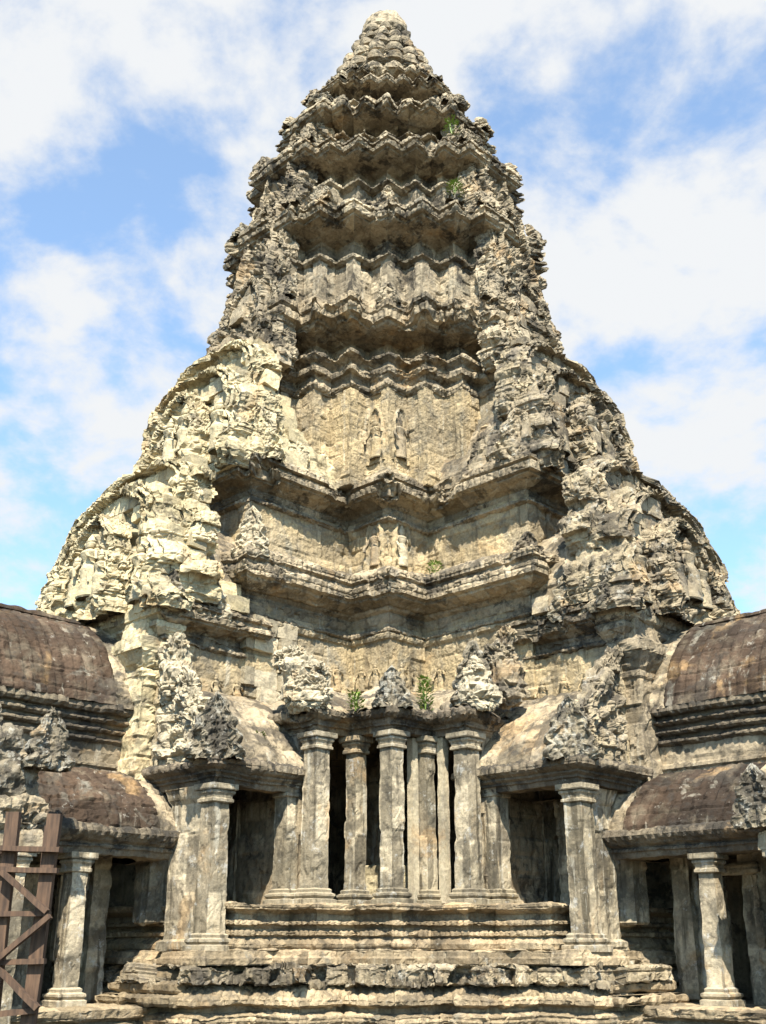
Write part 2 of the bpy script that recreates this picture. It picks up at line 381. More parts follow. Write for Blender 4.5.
def figure(x, y, z, face, H, squat=False, seed=0, fat=1.0, arms=True):
    """one continuous carved body: skirt, waist, chest, neck, head and tall crown, with bent arms"""
    prof = [(0, .17), (.02, .19), (.10, .17), (.30, .15), (.44, .165), (.50, .12), (.56, .095), (.63, .13), (.70, .165), (.735, .14), (.75, .06), (.77, .055), (.79, .08), (.83, .095), (.87, .085), (.885, .10), (.90, .07), (.94, .05), (.97, .03), (1.0, .005)]
    zz, rr = np.array(prof).T; k = 44; zs = np.linspace(0, 1, k); r = np.interp(zs, zz, rr) * fat
    th_ = np.linspace(0, 2 * np.pi, 20, endpoint=False)
    o = np.array([math.cos(face), math.sin(face)]); t = np.array([-o[1], o[0]])
    A, Zs = np.meshgrid(th_, zs, indexing='ij'); Rr = np.broadcast_to(r, A.shape)
    sway = .02 * np.sin(Zs * 6)
    U = np.cos(A) * Rr + sway; D = np.sin(A) * Rr * .62
    V = np.stack([x + (U * t[0] + D * o[0]) * H, y + (U * t[1] + D * o[1]) * H, z + Zs * H], -1).reshape(-1, 3)
    body = (V, gridF(20, k, True), [], np.full(len(V), .5)); L_ = [body]
    if arms:
        for s in (-1, 1):
            path = [(s * .15, .0, .70), (s * .22, .03, .56), (s * (.13 if s > 0 else .24), .10, .60 if s > 0 else .46), (s * .10 if s > 0 else s * .2, .12, .66 if s > 0 else .36)]
            pts = resample(path, .03); L2 = []
            for p in pts:
                for q in np.linspace(0, 2 * np.pi, 8, endpoint=False):
                    u, d, zz_ = p[0] + .028 * math.cos(q), p[1] + .028 * math.sin(q), p[2]
                    L2.append((x + (u * t[0] + d * o[0]) * H, y + (u * t[1] + d * o[1]) * H, z + zz_ * H))
            G = np.array(L2).reshape(len(pts), 8, 3).transpose(1, 0, 2); VV = G.reshape(-1, 3)
            L_.append((VV, gridF(8, len(pts), True), [[i * len(pts) for i in range(8)]], np.full(len(VV), .5)))
    V, F, c, tn = merge(*L_)
    V, tn = rough(V, F, big=.012 * H, mid=.012 * H, fine=.005, blocks=0, joint=0, seed=seed)
    return V, F, c, tn

# ------------------------------------------------------------------ materials
def stone(name, c1, c2, c3, dark=.5, white=.3, streak=.5, carve=0., dark_thr=.56, white_thr=.66, bump=.03, toned=.35, up=.6, darkc=(.07, .062, .052), whitec=(.62, .59, .50), joints=False):
    k_ = (.73, .70, .645); c1, c2, c3 = [tuple(q * r for q, r in zip(c, k_)) for c in (c1, c2, c3)]; whitec = tuple(.72 * q for q in whitec); darkc = tuple(.6 * q for q in darkc)
    m = bpy.data.materials.new(name); m.use_nodes = True; t = m.node_tree; t.nodes.clear()
    o = N(t, 'ShaderNodeOutputMaterial'); p = N(t, 'ShaderNodeBsdfPrincipled'); L(t, p.outputs[0], o.inputs[0])
    p.inputs['Roughness'].default_value = .92; p.inputs['Specular IOR Level'].default_value = .15
    g = N(t, 'ShaderNodeNewGeometry'); pos = g.outputs['Position']
    def noise(sc, det=6, ro=.6, dist=0, vec=None):
        n = N(t, 'ShaderNodeTexNoise'); n.inputs['Scale'].default_value = sc; n.inputs['Detail'].default_value = det
        n.inputs['Roughness'].default_value = ro; n.inputs['Distortion'].default_value = dist
        L(t, vec or pos, n.inputs['Vector']); return n.outputs['Fac']
    def rmp(x, a, b, lo=0., hi=1.):
        r = N(t, 'ShaderNodeMapRange'); r.interpolation_type = 'SMOOTHSTEP'; L(t, x, r.inputs[0])
        r.inputs[1].default_value = a; r.inputs[2].default_value = b; r.inputs[3].default_value = lo; r.inputs[4].default_value = hi
        return r.outputs[0]
    def mix(f, a, b, mode='MIX'):
        x = N(t, 'ShaderNodeMix', data_type='RGBA', blend_type=mode)
        for s, v in ((0, f), (6, a), (7, b)):
            if isinstance(v, (int, float)): x.inputs[s].default_value = v
            elif isinstance(v, tuple): x.inputs[s].default_value = v + (1,)
            else: L(t, v, x.inputs[s])
        return x.outputs[2]
    def mul(a, b, op='MULTIPLY'):
        x = N(t, 'ShaderNodeMath', operation=op)
        for i, v in enumerate((a, b)):
            if isinstance(v, (int, float)): x.inputs[i].default_value = v
            else: L(t, v, x.inputs[i])
        return x.outputs[0]
    col = mix(rmp(noise(.45, 5, .55, .3), .36, .64), c1, c2)
    col = mix(rmp(noise(1.7, 7, .65, .4), .48, .66), col, c3)
    col = mix(mul(rmp(noise(.8, 6, .6, .5), .57, .68), .5), col, (.40, .255, .12))
    col = mix(mul(rmp(noise(1.05, 7, .65, .6), .60, .70), .55), col, (.19, .185, .15))
    at = N(t, 'ShaderNodeAttribute'); at.attribute_name = 'tone'
    tv = rmp(at.outputs['Fac'], 0, 1, 1 - toned, 1 + toned * .8)
    tc_ = N(t, 'ShaderNodeCombineColor'); [L(t, tv, tc_.inputs[i]) for i in range(3)]
    col = mix(1.0, col, tc_.outputs[0], 'MULTIPLY')
    gr = rmp(noise(14, 6, .75), .3, .7, .78, 1.2); gc = N(t, 'ShaderNodeCombineColor'); [L(t, gr, gc.inputs[i]) for i in range(3)]
    col = mix(1.0, col, gc.outputs[0], 'MULTIPLY')
    if streak:
        mp = N(t, 'ShaderNodeMapping'); mp.inputs['Scale'].default_value = (2.6, 2.6, .22); L(t, pos, mp.inputs['Vector'])
        s = rmp(noise(1.6, 6, .6, .2, mp.outputs[0]), .52, .66)
        col = mix(mul(s, streak), col, tuple(.35 * x for x in c2))
        mp2 = N(t, 'ShaderNodeMapping'); mp2.inputs['Scale'].default_value = (3.1, 3.1, .3); mp2.inputs['Location'].default_value = (9, 4, 2); L(t, pos, mp2.inputs['Vector'])
        s = rmp(noise(1.3, 5, .6, .2, mp2.outputs[0]), .60, .68)
        col = mix(mul(s, streak * .8), col, (.46, .42, .33))
    nz = N(t, 'ShaderNodeSeparateXYZ'); L(t, g.outputs['Normal'], nz.inputs[0])
    upf = rmp(nz.outputs[2], -.1, .8, 1 - up, 1.0)
    dn = noise(1.1, 9, .7, .3)
    if dark:
        dn2 = mul(noise(5.5, 8, .7), .35, 'MULTIPLY'); dn2 = mul(dn, dn2, 'ADD'); dn2 = mul(dn2, mul(upf, .10), 'ADD')
        dk = rmp(dn2, dark_thr + .20, dark_thr + .30)
        col = mix(mul(dk, dark), col, darkc)
    if white:
        wn = mul(noise(3.2, 9, .72, .2), mul(noise(22, 5, .7), .28), 'ADD')
        wk = rmp(wn, white_thr + .10, white_thr + .17)
        col = mix(mul(wk, white), col, whitec)
    L(t, col, p.inputs['Base Color'])
    h = mul(noise(9, 9, .72), 1.0)
    h = mul(h, mul(noise(38, 5, .7), .35), 'ADD')
    if carve:
        vo = N(t, 'ShaderNodeTexVoronoi', feature='SMOOTH_F1'); vo.inputs['Scale'].default_value = 11; vo.inputs['Smoothness'].default_value = .35
        nn = N(t, 'ShaderNodeTexNoise'); nn.inputs['Scale'].default_value = 4; L(t, pos, nn.inputs['Vector'])
        va = N(t, 'ShaderNodeVectorMath', operation='MULTIPLY_ADD'); L(t, nn.outputs['Color'], va.inputs[0]); va.inputs[1].default_value = (.35, .35, .35); L(t, pos, va.inputs[2])
        L(t, va.outputs[0], vo.inputs['Vector'])
        h = mul(h, mul(vo.outputs['Distance'], carve), 'ADD')
    bp = N(t, 'ShaderNodeBump'); bp.inputs['Strength'].default_value = 1.0; bp.inputs['Distance'].default_value = bump
    L(t, h, bp.inputs['Height']); L(t, bp.outputs[0], p.inputs['Normal'])
    return m
TAN = stone('sandstone tan', (.48, .40, .285), (.37, .31, .225), (.24, .21, .165), dark=.75, white=.35, streak=.5, dark_thr=.54)
WALL = stone('carved sandstone wall', (.56, .45, .28), (.43, .36, .25), (.33, .29, .22), dark=.35, white=.3, streak=.6, carve=.6, bump=.03, toned=.22, up=.8)
CREAM = stone('pale cream sandstone', (.76, .67, .46), (.68, .585, .38), (.50, .44, .32), dark=.7, white=.5, streak=.2, dark_thr=.60, bump=.035)
UPPER = stone('weathered tower sandstone', (.53, .455, .335), (.42, .36, .27), (.31, .27, .21), dark=.85, white=.35, streak=.4, bump=.04, dark_thr=.53)
MIXED = stone('lichened sandstone', (.52, .44, .31), (.40, .34, .25), (.28, .245, .20), dark=.75, white=.6, streak=.2, dark_thr=.53, white_thr=.62, bump=.04)
CORN = stone('dark crusted cornice stone', (.29, .245, .18), (.19, .16, .125), (.11, .095, .078), dark=.9, white=.45, streak=.2, dark_thr=.50, up=.9, bump=.035)
ROOF = stone('brown roof stone', (.10, .068, .048), (.06, .045, .036), (.17, .14, .105), dark=.6, white=.45, streak=.4, dark_thr=.56, white_thr=.66, bump=.03)
PIL = stone('pillar sandstone', (.58, .505, .38), (.38, .33, .24), (.29, .26, .20), dark=.5, white=.45, streak=.95, dark_thr=.56, white_thr=.61, bump=.02, up=0, whitec=(.66, .65, .6))
BASE = stone('plinth sandstone', (.50, .41, .28), (.42, .33, .22), (.30, .25, .18), dark=.55, white=.35, streak=.25, bump=.035, dark_thr=.56)
NAGA = stone('grey lichened carving', (.40, .35, .26), (.30, .265, .205), (.20, .18, .145), dark=.85, white=.5, streak=0, dark_thr=.52, white_thr=.57, bump=.04)
PALE = stone('pale weathered carving', (.68, .60, .44), (.60, .53, .40), (.42, .38, .30), dark=.5, white=.6, streak=0, dark_thr=.60, bump=.035)
GROUND = stone('courtyard paving', (.10, .09, .07), (.08, .07, .055), (.06, .05, .04), dark=.4, white=.2, streak=0)

# ------------------------------------------------------------------ ground
def plane_grid(s, n, z):
    g = np.linspace(-1, 1, n); g = np.sign(g) * np.abs(g) ** 2 * s
    X, Y = np.meshgrid(g, g, indexing='ij'); V = np.stack([X, Y, 0 * X + z], -1).reshape(-1, 3)
    return V, gridF(n, n, False)
V, F = plane_grid(900, 60, -1.7)
o = mk('courtyard_ground', V, F, GROUND); tag(o, 'paved stone courtyard ground at the foot of the temple', 'ground', kind='structure')

# ------------------------------------------------------------------ terrace the tower stands on
terr = thing('stone_terrace', 7.0, 7.0, -1.7, 'broad moulded sandstone terrace with a chipped overhanging ledge under the tower porch', 'terrace')
OT = stair([(7.5, 7.5), (8.6, 6.2), (9.9, 4.85)], (9.2, 3.3))
OI = stair([(7.0, 7.0), (8.1, 5.7), (9.4, 4.35)], (8.7, 2.8))
put('terrace_ledge', loft(OI, [(-.1, -.72), (.12, -.66), (.45, -.56), (.60, -.58), (.64, -.54), (.64, -.29), (.56, -.25), (.3, -.245), (-2.7, -.24)], rs=.03, rt=.03, cap=True, brk=.25, chunk=.8, big=.02, mid=.012, chip=.05, pits=.04, blocks=.02, bw=1.3, seed=3), MIXED, terr, 'chipped overhanging stone ledge')
put('lotus_moulding', loft(OT, [(-.32, -.62, .0, .3), (-.1, -.74, .015, .22), (.06, -.84, .015, .22), (.08, -.92), (-.12, -.98), (-.12, -1.04), (.1, -1.10), (.13, -1.2), (.1, -1.26), (-.05, -1.3), (-.05, -1.38), (.2, -1.46), (.25, -1.7)][::-1], rs=.035, rt=.025, cap=False, brk=.15, chunk=.25, big=.012, mid=.008, chip=.025, pits=.05, blocks=.02, seed=4), BASE, terr)
put('terrace_core', loft(OT, [(-.45, -1.6), (-.45, -.58)], rs=.12, rt=.1, cap=False, big=.08, seed=5), BASE, terr)
put('terrace_step', loft(stair([(6.95, 6.95), (8.0, 5.75), (9.62, 4.75)], (9.2, 3.3)), [(.05, -.26), (.05, -.14), (0, -.10), (-.02, 0), (-.1, .0), (-1.6, .02)], rs=.05, rt=.05, cap=True, big=.012, mid=.008, chip=.015, blocks=.015, seed=6), BASE, terr)

# ------------------------------------------------------------------ the tower
tw = thing('temple_tower', 0, 0, -1.7, 'huge weathered sandstone temple tower tapering in ragged tiers to a lotus bud tip', 'tower')
# plinth under the pillared porch
PL = stair([(6.4, 6.4), (7.4, 5.3), (8.8, 4.5)])
put('porch_plinth', loft(PL, [(.12, -.02), (.14, .12), (.05, .2), (.0, .24, .0, .2), (.08, .27, .015, .14), (.08, .34, .015, .14), (-.04, .37), (-.04, .44), (.08, .47, .015, .16), (.08, .53), (-.04, .56), (-.06, .66), (.04, .70), (.17, .74), (.17, .84), (.05, .87), (-2.9, .88)], rs=.04, rt=.025, cap=True, brk=.15, big=.008, mid=.005, chip=.015, blocks=.012, bw=1.1, pits=.05, seed=8), BASE, tw)
# porch inner steps
put('inner_step', block(stair([(4.6, 4.6), (5.0, 3.9)])[:7] + [(3, 3)] if False else rect(3.9, 4.9, 3.9, 4.9), .88, 1.75, big=.03), CREAM, tw)

CORE = [(3.7, 3.7), (7.1, 2.35)]
def cornice(z, h, o_=.42, steps=3, orn=.02):
    """stack of mouldings stepping out under an overhanging slab; starts on the wall face"""
    L_ = [(0, z)]; zz = z; r = 0
    for k in range(steps):
        r2 = o_ * (k + 1) / (steps + 1) * .8; hh = h * .45 / steps
        L_ += [(r2 - .02, zz + hh * .15, 0, .2), (r2 + .03, zz + hh * .3, orn, .13), (r2 + .03, zz + hh * .6, 0, .2), (r2 - .06, zz + hh * .75)]
        zz += hh
    L_ += [(o_ * .85, z + h * .52), (o_, z + h * .58, orn * .8, .22), (o_ + .02, z + h * .78, 0, .2), (o_ - .06, z + h * .82), (o_ - .05, z + h * .9, orn, .16), (o_ - .08, z + h)]
    return L_
def deep(z, h, o_, orn=.02):
    return [(0, z), (.04, z + .02, .012, .11), (.12, z + .06, .02, .13), (.12, z + .12), (.02, z + .17), (.0, z + .24), (.04, z + .30 * h), (.02, z + .34 * h), (o_ * .45, z + .44 * h), (o_ * .8, z + .50 * h), (o_ * .82, z + .53 * h), (o_, z + .56 * h, orn, .2),
            (o_ + .02, z + .72 * h), (o_ - .10, z + .76 * h), (o_ - .12, z + .80 * h), (o_ - .02, z + .83 * h, orn, .16), (o_ - .02, z + .95 * h), (o_ - .12, z + h)]
# stage one core wall with its double cornice
cz = 7.75
put('core_wall', loft(stair(CORE), [(0, 4.35), (0, 5.4), (.06, 5.45), (.06, 5.62), (0, 5.68), (0, 7.2), (.05, 7.24, .015, .12), (.09, 7.34), (0, 7.42), (0, cz)], rs=.055, rt=.055, big=.03, mid=.02, blocks=.02, pits=.04, seed=12), WALL, tw)
def step_cornice(name, conv, z, h, o_, mat, seed, brk=.5, topr=-.7, toph=.25, **kw):
    k = dict(big=.015, mid=.010, chip=.03, pits=.04, blocks=.02); k.update(kw)
    return put(name, loft(stair(conv), deep(z, h, o_) + [(o_ - .25, z + h + toph * .3), (topr, z + h + toph)], rs=.035, rt=.03, cap=False, brk=brk, seed=seed, **k), mat, tw)
cz = 7.35; step_cornice('cornice', CORE, cz, 1.6, .62, TAN, 13, brk=.2)
# stage two wall and cornice
C2 = [(3.5, 3.5), (6.85, 1.95)]
put('core_wall', loft(stair(C2), [(.25, 8.7), (.25, 9.05), (.05, 9.1), (0, 9.2), (0, 10.7)], rs=.055, rt=.055, big=.03, mid=.02, pits=.05, seed=14), WALL, tw)
step_cornice('cornice', C2, 10.45, 1.15, .62, TAN, 15, brk=.5, toph=.5, topr=-.3)
# arms: walls below the gables, gable vaults, gables
def side_ab(s, a, b): return (a, b) if s == 0 else (b, a)
def srect(s, a0, a1, b0, b1): return rect(a0, a1, b0, b1) if s == 0 else rect(b0, b1, a0, a1)
def vault(s, a0, a1, bw_, z0, z1, n=30, r=.06, zp=1.0, ribs=0., rib=.3, both=True, power=.62, courses=.0, seed=0, bmin=None, **kw):
    """pointed barrel roof running along the arm; both: two slopes"""
    th_ = np.linspace(-1, 1, 2 * n + 1) if both else np.linspace(0, 1, n + 1)
    bb = bw_ * th_; zz = z0 + (z1 - z0) * (1 - np.abs(th_) ** 1.75) ** power
    if bmin is not None:
        bb = bmin + (bw_ - bmin) * th_; zz = z0 + (z1 - z0) * (1 - th_ ** 1.7) ** .75
    P = resample(np.c_[bb, zz], r); aa = np.arange(a0, a1 + r * .5, r)
    A = np.repeat(aa[:, None], len(P), 1); B = np.repeat(P[None, :, 0], len(aa), 0); Z = np.repeat(P[None, :, 1], len(aa), 0)
    if s == 1: A, B = B, A
    G = np.concatenate([abv(np.stack([A, B], -1)), Z[..., None]], -1)
    ex = None
    if ribs:
        al = np.repeat(aa[:, None], len(P), 1); ex = (ribs * np.abs(np.sin(np.pi * al / rib)) ** .5 - courses * (np.mod(Z * 1.0, .42) < .05)).reshape(-1)
    return sheet(G, flipn=(s == 1), extra=ex, seed=seed, **kw)
for s in (0, 1):
    # arm wall of the lower gable
    big_arm = srect(s, 4.5, 9.35, -2.3, 2.3)
    put('arm_wall', loft(big_arm, [(0, 3.15), (0, 4.9), (.05, 4.95), (.05, 5.05), (0, 5.1), (0, 6.35)], rs=.06, rt=.06, big=.03, mid=.02, blocks=.02, pits=.03, seed=20 + s), WALL, tw)
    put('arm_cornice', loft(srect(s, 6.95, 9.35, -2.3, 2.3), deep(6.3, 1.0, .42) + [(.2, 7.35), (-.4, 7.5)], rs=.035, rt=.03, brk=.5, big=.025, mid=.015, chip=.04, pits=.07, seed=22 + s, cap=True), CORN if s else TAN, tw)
    put('gable_roof', vault(s, 6.6, 9.3, 2.45, 7.05, 10.3, seed=24 + s, big=.06, mid=.03, blocks=.02, pits=.04), TAN, tw)
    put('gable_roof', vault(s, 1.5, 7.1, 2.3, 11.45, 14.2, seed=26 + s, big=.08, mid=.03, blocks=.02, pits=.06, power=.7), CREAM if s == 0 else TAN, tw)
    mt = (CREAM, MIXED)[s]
    ang = 0 if s == 0 else 90
    # lower gable in two layers
    a_, b_ = side_ab(s, 9.4, 0)
    put('pediment', gable(a_, b_, 6.95, ang, 2.85, 3.5, .7, seed=30 + s, lobes=4, scal=.08, frame=.36, tymp=.2, lean=.25, big=.05, mid=.02, carve=.05, carve_s=.4, chip=.04, blocks=.03, pits=.08, ogive=4.5, pw=.35, taper=.2), mt, tw, 'ruined gable over the gallery end')
    a_, b_ = side_ab(s, 8.75, 0)
    put('pediment', gable(a_, b_, 7.3, ang, 2.9, 3.95, .8, seed=32 + s, lobes=3, scal=.08, frame=.3, tymp=.1, lean=.25, big=.06, mid=.02, carve=.06, carve_s=.4, chip=.04, blocks=.03, pits=.08, ogive=8, pw=.22, taper=.20), mt, tw)
    # niches in the gables
    a_, b_ = side_ab(s, 9.9, 0)
    put('niche_arch', pediment(a_, b_, 7.05, ang, 1.35, 2.7, .5, seed=130 + s, lobes=7, scal=.08, frame=.26, tymp=.20, lean=.25, big=.05, mid=.03, carve=.06, carve_s=.2, blocks=.0, joint=0, pits=.06, ogive=2.2, pw=.5), mt, tw, 'arched niche with carved figures in the middle of the gable')
    a_, b_ = side_ab(s, 7.7, -.2)
    put('niche_arch', pediment(a_, b_, 11.5, ang, 1.15, 2.5, .45, seed=134 + s, lobes=6, scal=.08, frame=.26, tymp=.20, lean=.3, big=.05, mid=.03, carve=.07, carve_s=.24, blocks=.0, joint=0, pits=.08, ogive=2.2, pw=.5), mt, tw)
    # upper gable in two layers
    a_, b_ = side_ab(s, 7.2, 0)
    put('pediment', gable(a_, b_, 11.2, ang, 2.25, 3.3, .7, seed=34 + s, lobes=4, scal=.08, frame=.34, tymp=.2, lean=.15, big=.05, mid=.02, carve=.05, carve_s=.4, chip=.04, blocks=.03, pits=.09, ogive=5, pw=.3, taper=.05), mt, tw, 'upper ruined gable facing along the gallery')
    a_, b_ = side_ab(s, 6.6, 0)
    put('pediment', gable(a_, b_, 11.4, ang, 2.25, 4.1, .8, seed=36 + s, lobes=3, scal=.08, frame=.3, tymp=.1, lean=.15, big=.05, mid=.02, carve=.05, carve_s=.42, chip=.04, blocks=.03, pits=.09, ogive=8, pw=.25, taper=.04), mt, tw)
    put('gable_base', loft(srect(s, 8.9, 9.75, -2.5, 2.5), [(-.25, 5.9), (-.2, 6.3), (-.08, 6.5), (0, 6.6, .01, .12), (0, 6.72), (-.06, 6.76), (.06, 6.84), (.1, 7.1), (0, 7.16)], rs=.04, rt=.04, brk=.2, big=.03, mid=.02, chip=.04, seed=140 + s), mt, tw)
    # rubble flank between gable and tower body
    fl = srect(s, 5.3, 7.0, -2.15, 2.15)
    put('gable_flank', loft(fl, [(.1, 11.3), (.15, 12.0), (-.05, 12.6), (-.3, 13.3), (-.7, 13.9), (-1.2, 14.3)], rs=.035, rt=.035, big=.09, mid=.02, carve=.05, carve_s=.4, pits=.08, chip=.04, seed=38 + s), mt, tw)
    fl = srect(s, 7.0, 9.0, -2.3, 2.3)
    put('gable_flank', loft(fl, [(.05, 7.0), (.1, 7.5), (-.35, 8.4), (-.9, 9.3), (-1.5, 10.2)], rs=.035, rt=.035, big=.07, mid=.02, carve=.05, carve_s=.4, pits=.06, chip=.04, seed=40 + s), mt, tw)
    for nm, (a0, a1, bb, pr_) in enumerate(((5.3, 7.3, 2.15, [(.15, 11.6), (.12, 12.0), (-.05, 12.6), (-.3, 13.3), (-.7, 13.9), (-1.2, 14.3)]), (7.2, 9.2, 2.3, [(.05, 7.3), (.1, 7.5), (-.35, 8.4), (-.9, 9.3), (-1.3, 10.0)]))):
        rz = lambda zz, pr_=pr_: float(np.interp(zz, [q[1] for q in pr_], [q[0] for q in pr_]))
        def S(u, zz, bb=bb, rz=rz):
            a_, b_ = side_ab(s, u, bb + rz(zz)); x, y = ab(a_, b_); o = abv(np.array(side_ab(s, 0., 1.))); t = abv(np.array(side_ab(s, 1., 0.)))
            return np.array([x, y, zz]), np.array([t[0], t[1], 0]), np.array([o[0], o[1], 0])
        put('rubble_courses', merge(*face_blocks(S, lambda zz: (a0, a1 - .25 * (zz - pr_[0][1]) * .3), (pr_[0][1], pr_[-1][1]), 900 + s * 7 + nm, .42, .85, .14)), mt, tw)
    # pilaster and bracket capital at the arm end
    pl = srect(s, 9.3, 9.75, 1.35, 2.15)
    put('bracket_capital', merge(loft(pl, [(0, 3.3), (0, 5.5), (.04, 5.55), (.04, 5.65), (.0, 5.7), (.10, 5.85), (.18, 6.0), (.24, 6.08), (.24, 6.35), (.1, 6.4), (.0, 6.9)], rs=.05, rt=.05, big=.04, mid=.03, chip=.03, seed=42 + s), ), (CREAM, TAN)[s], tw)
    pl = srect(s, 9.3, 9.75, -2.15, -1.35)
    put('bracket_capital', loft(pl, [(0, 3.3), (0, 5.5), (.04, 5.55), (.04, 5.65), (.0, 5.7), (.10, 5.85), (.18, 6.0), (.24, 6.08), (.24, 6.35), (.1, 6.4), (.0, 6.9)], rs=.05, rt=.05, big=.04, mid=.03, chip=.03, seed=44 + s), TAN, tw)

put('sanctuary_wall', block(rect(-2.3, 2.3, -2.3, 2.3), .5, 4.6, rs=.15, rt=.15, big=.02), TAN, tw)
def Sp(u, zz):
    x, y = ab(u, 2.42 - .0 * zz); o = abv(np.array([0., 1.])); t = abv(np.array([1., 0.])); return np.array([x, y, zz]), np.array([t[0], t[1], 0]), np.array([o[0], o[1], 0])
put('pale_block_courses', merge(*face_blocks(Sp, lambda zz: (5.6, 7.15), (4.9, 7.2), 961, .4, .9, .12)), PALE, tw, 'patch of pale worn blocks above the left end of the porch roof')
# upper tiers
def plan(c): return [(c, c), (1.21 * c, .78 * c), (1.40 * c, .55 * c), (1.56 * c, .33 * c)]
tiers = [  # c, wall base, cornice start, cornice top, overhang, bands
    (3.42, 11.5, 14.45, 17.25, .55),
    (3.3, 17.0, 18.75, 20.65, .42),
    (2.92, 20.4, 21.8, 23.45, .38),
    (2.36, 23.2, 24.35, 25.65, .34),
    (1.83, 25.4, 26.35, 27.30, .30),
    (1.36, 27.0, 27.65, 28.30, .26)]
for k, (c, z0, zc, z1, oh) in enumerate(tiers):
    h = z1 - zc
    wallm = WALL if k == 0 else UPPER
    put('tier_wall', loft(stair(plan(c)), [(.12, z0), (.10, z0 + .5), (0, z0 + .55), (0, zc)], rs=.055, rt=.055, big=.03 + .015 * min(k, 2), mid=.025, blocks=.02, pits=.03 + .03 * min(k, 2), seed=60 + k), wallm, tw)
    if k < 2:
        for sg in (0, 1):
            for pa, pb in plan(c)[sg:]:
                if sg: pa, pb = pb, pa
                put('corner_pilaster', block(rect(pa - .26, pa + .035, pb - .26, pb + .035), z0 + .5, zc + .02, bev=.015, rs=.05, rt=.05, big=.01, mid=.01, blocks=.01, joint=.01), wallm, tw)
    prof0 = [(0, zc - .02), (.03, zc), (.10, zc + .04 * h, .015, .12), (.10, zc + .07 * h), (.0, zc + .10 * h), (.03, zc + .13 * h), (.22, zc + .17 * h, .015, .14), (.24, zc + .22 * h), (.06, zc + .26 * h),
            (.05, zc + .29 * h), (.30, zc + .34 * h, .015, .14), (.30, zc + .37 * h), (.05, zc + .40 * h), (-.40, zc + .44 * h), (-.42, zc + .62 * h)]
    prof1 = [(0, zc - .02), (.03, zc - .0), (.16, zc + .04 * h, .012, .12), (.17, zc + .09 * h), (.02, zc + .13 * h), (-.35, zc + .18 * h), (-.42, zc + .3 * h), (-.42, zc + .58 * h)]
    prof = (prof0 if k == 0 else prof1) + [(oh * .35, zc + .66 * h), (oh * .7, zc + .69 * h), (oh * .72, zc + .72 * h), (oh, zc + .74 * h, .02, .2), (oh + .04, zc + .82 * h, .02, .2), (oh - .1, zc + .84 * h),
            (oh + .04, zc + .88 * h, .02, .16), (oh + .03, zc + .95 * h), (oh - .16, zc + .98 * h), (oh - .42, zc + 1.08 * h), (-.6, zc + 1.16 * h)]
    put('tier_cornice', loft(stair(plan(c)), prof, rs=.038, rt=.035, cap=False, brk=.38, big=.035, mid=.012, chip=.035, blocks=.025, pits=.05, seed=70 + k), UPPER if k else TAN, tw)
# faces: false gables hugging each tier, on all four sides
ztop = [18.4, 21.5, 24.1, 26.0, 27.4, 28.2]
for k, (c, z0, zc, z1, oh) in enumerate(tiers):
    for q in range(4):
        for lay, (da, wf, zf) in enumerate(((.34, .38, .0), (.0, .50, .35)) if k == 0 else ((.24, .29, .0), (-.02, .42, .25))):
            a = 1.56 * c + da + (.26 if k == 0 else .1 if k == 1 else 0); wf *= (.98 if k == 0 else .88); zb = (14.6 if k == 0 else z0) + zf; zt = ztop[k] + zf * .8
            aa, bb = a, 0
            for _ in range(q): aa, bb = -bb, aa
            far = q >= 2
            put('tier_pediment', (pediment if far or k else gable)(aa, bb, zb, 90 * q, wf * c, (zt - zb) - (.2 if k else 0), .62 if k == 0 else .55, res=.16 if far else .036, seed=100 + 8 * k + q + 4 * lay, lobes=5, scal=.08, frame=.26, tymp=.16, lean=.55,
                big=.06, mid=.02, chip=.05, carve=.06 if not far else 0, carve_s=.34, blocks=.03, pits=.14, ogive=2.6, pw=.5), UPPER, tw)
    # corner bulks between the redents: leaf stones standing on each cornice corner
nante = 0
for k, (c, z0, zc, z1, oh) in enumerate(tiers):
    cn = tiers[k + 1][0] if k < 5 else 1.2
    P = plan(c)
    for q in range(4):
        for sgn in (0, 1):
            for i, (pa, pb) in enumerate(P):
                if i < 2 or (i == 2 and k != 1): continue
                a, b = (pa, pb) if sgn == 0 else (pb, pa)
                off = oh * .45
                a += off; b += off
                dang = math.degrees(math.atan2(b, a))
                for _ in range(q): a, b = -b, a
                x, y = ab(a, b)
                if y > 1.5: continue
                hgt = (.95 if k == 0 else .85) * (1 - .08 * k) * rng.uniform(.8, 1.15)
                if i == 0: hgt *= .9
                wd = .34 * (1 - .08 * k) * rng.uniform(.85, 1.15)
                if q == 0 and i == 0 and k == 0: hgt *= .7
                put('antefix', antefix(a, b, z1 + .0, dang + 90 * q + rng.uniform(-12, 12), wd, hgt, .3, seed=200 + nante, lean=.28), UPPER if rng.random() < .8 else NAGA, tw)
                nante += 1
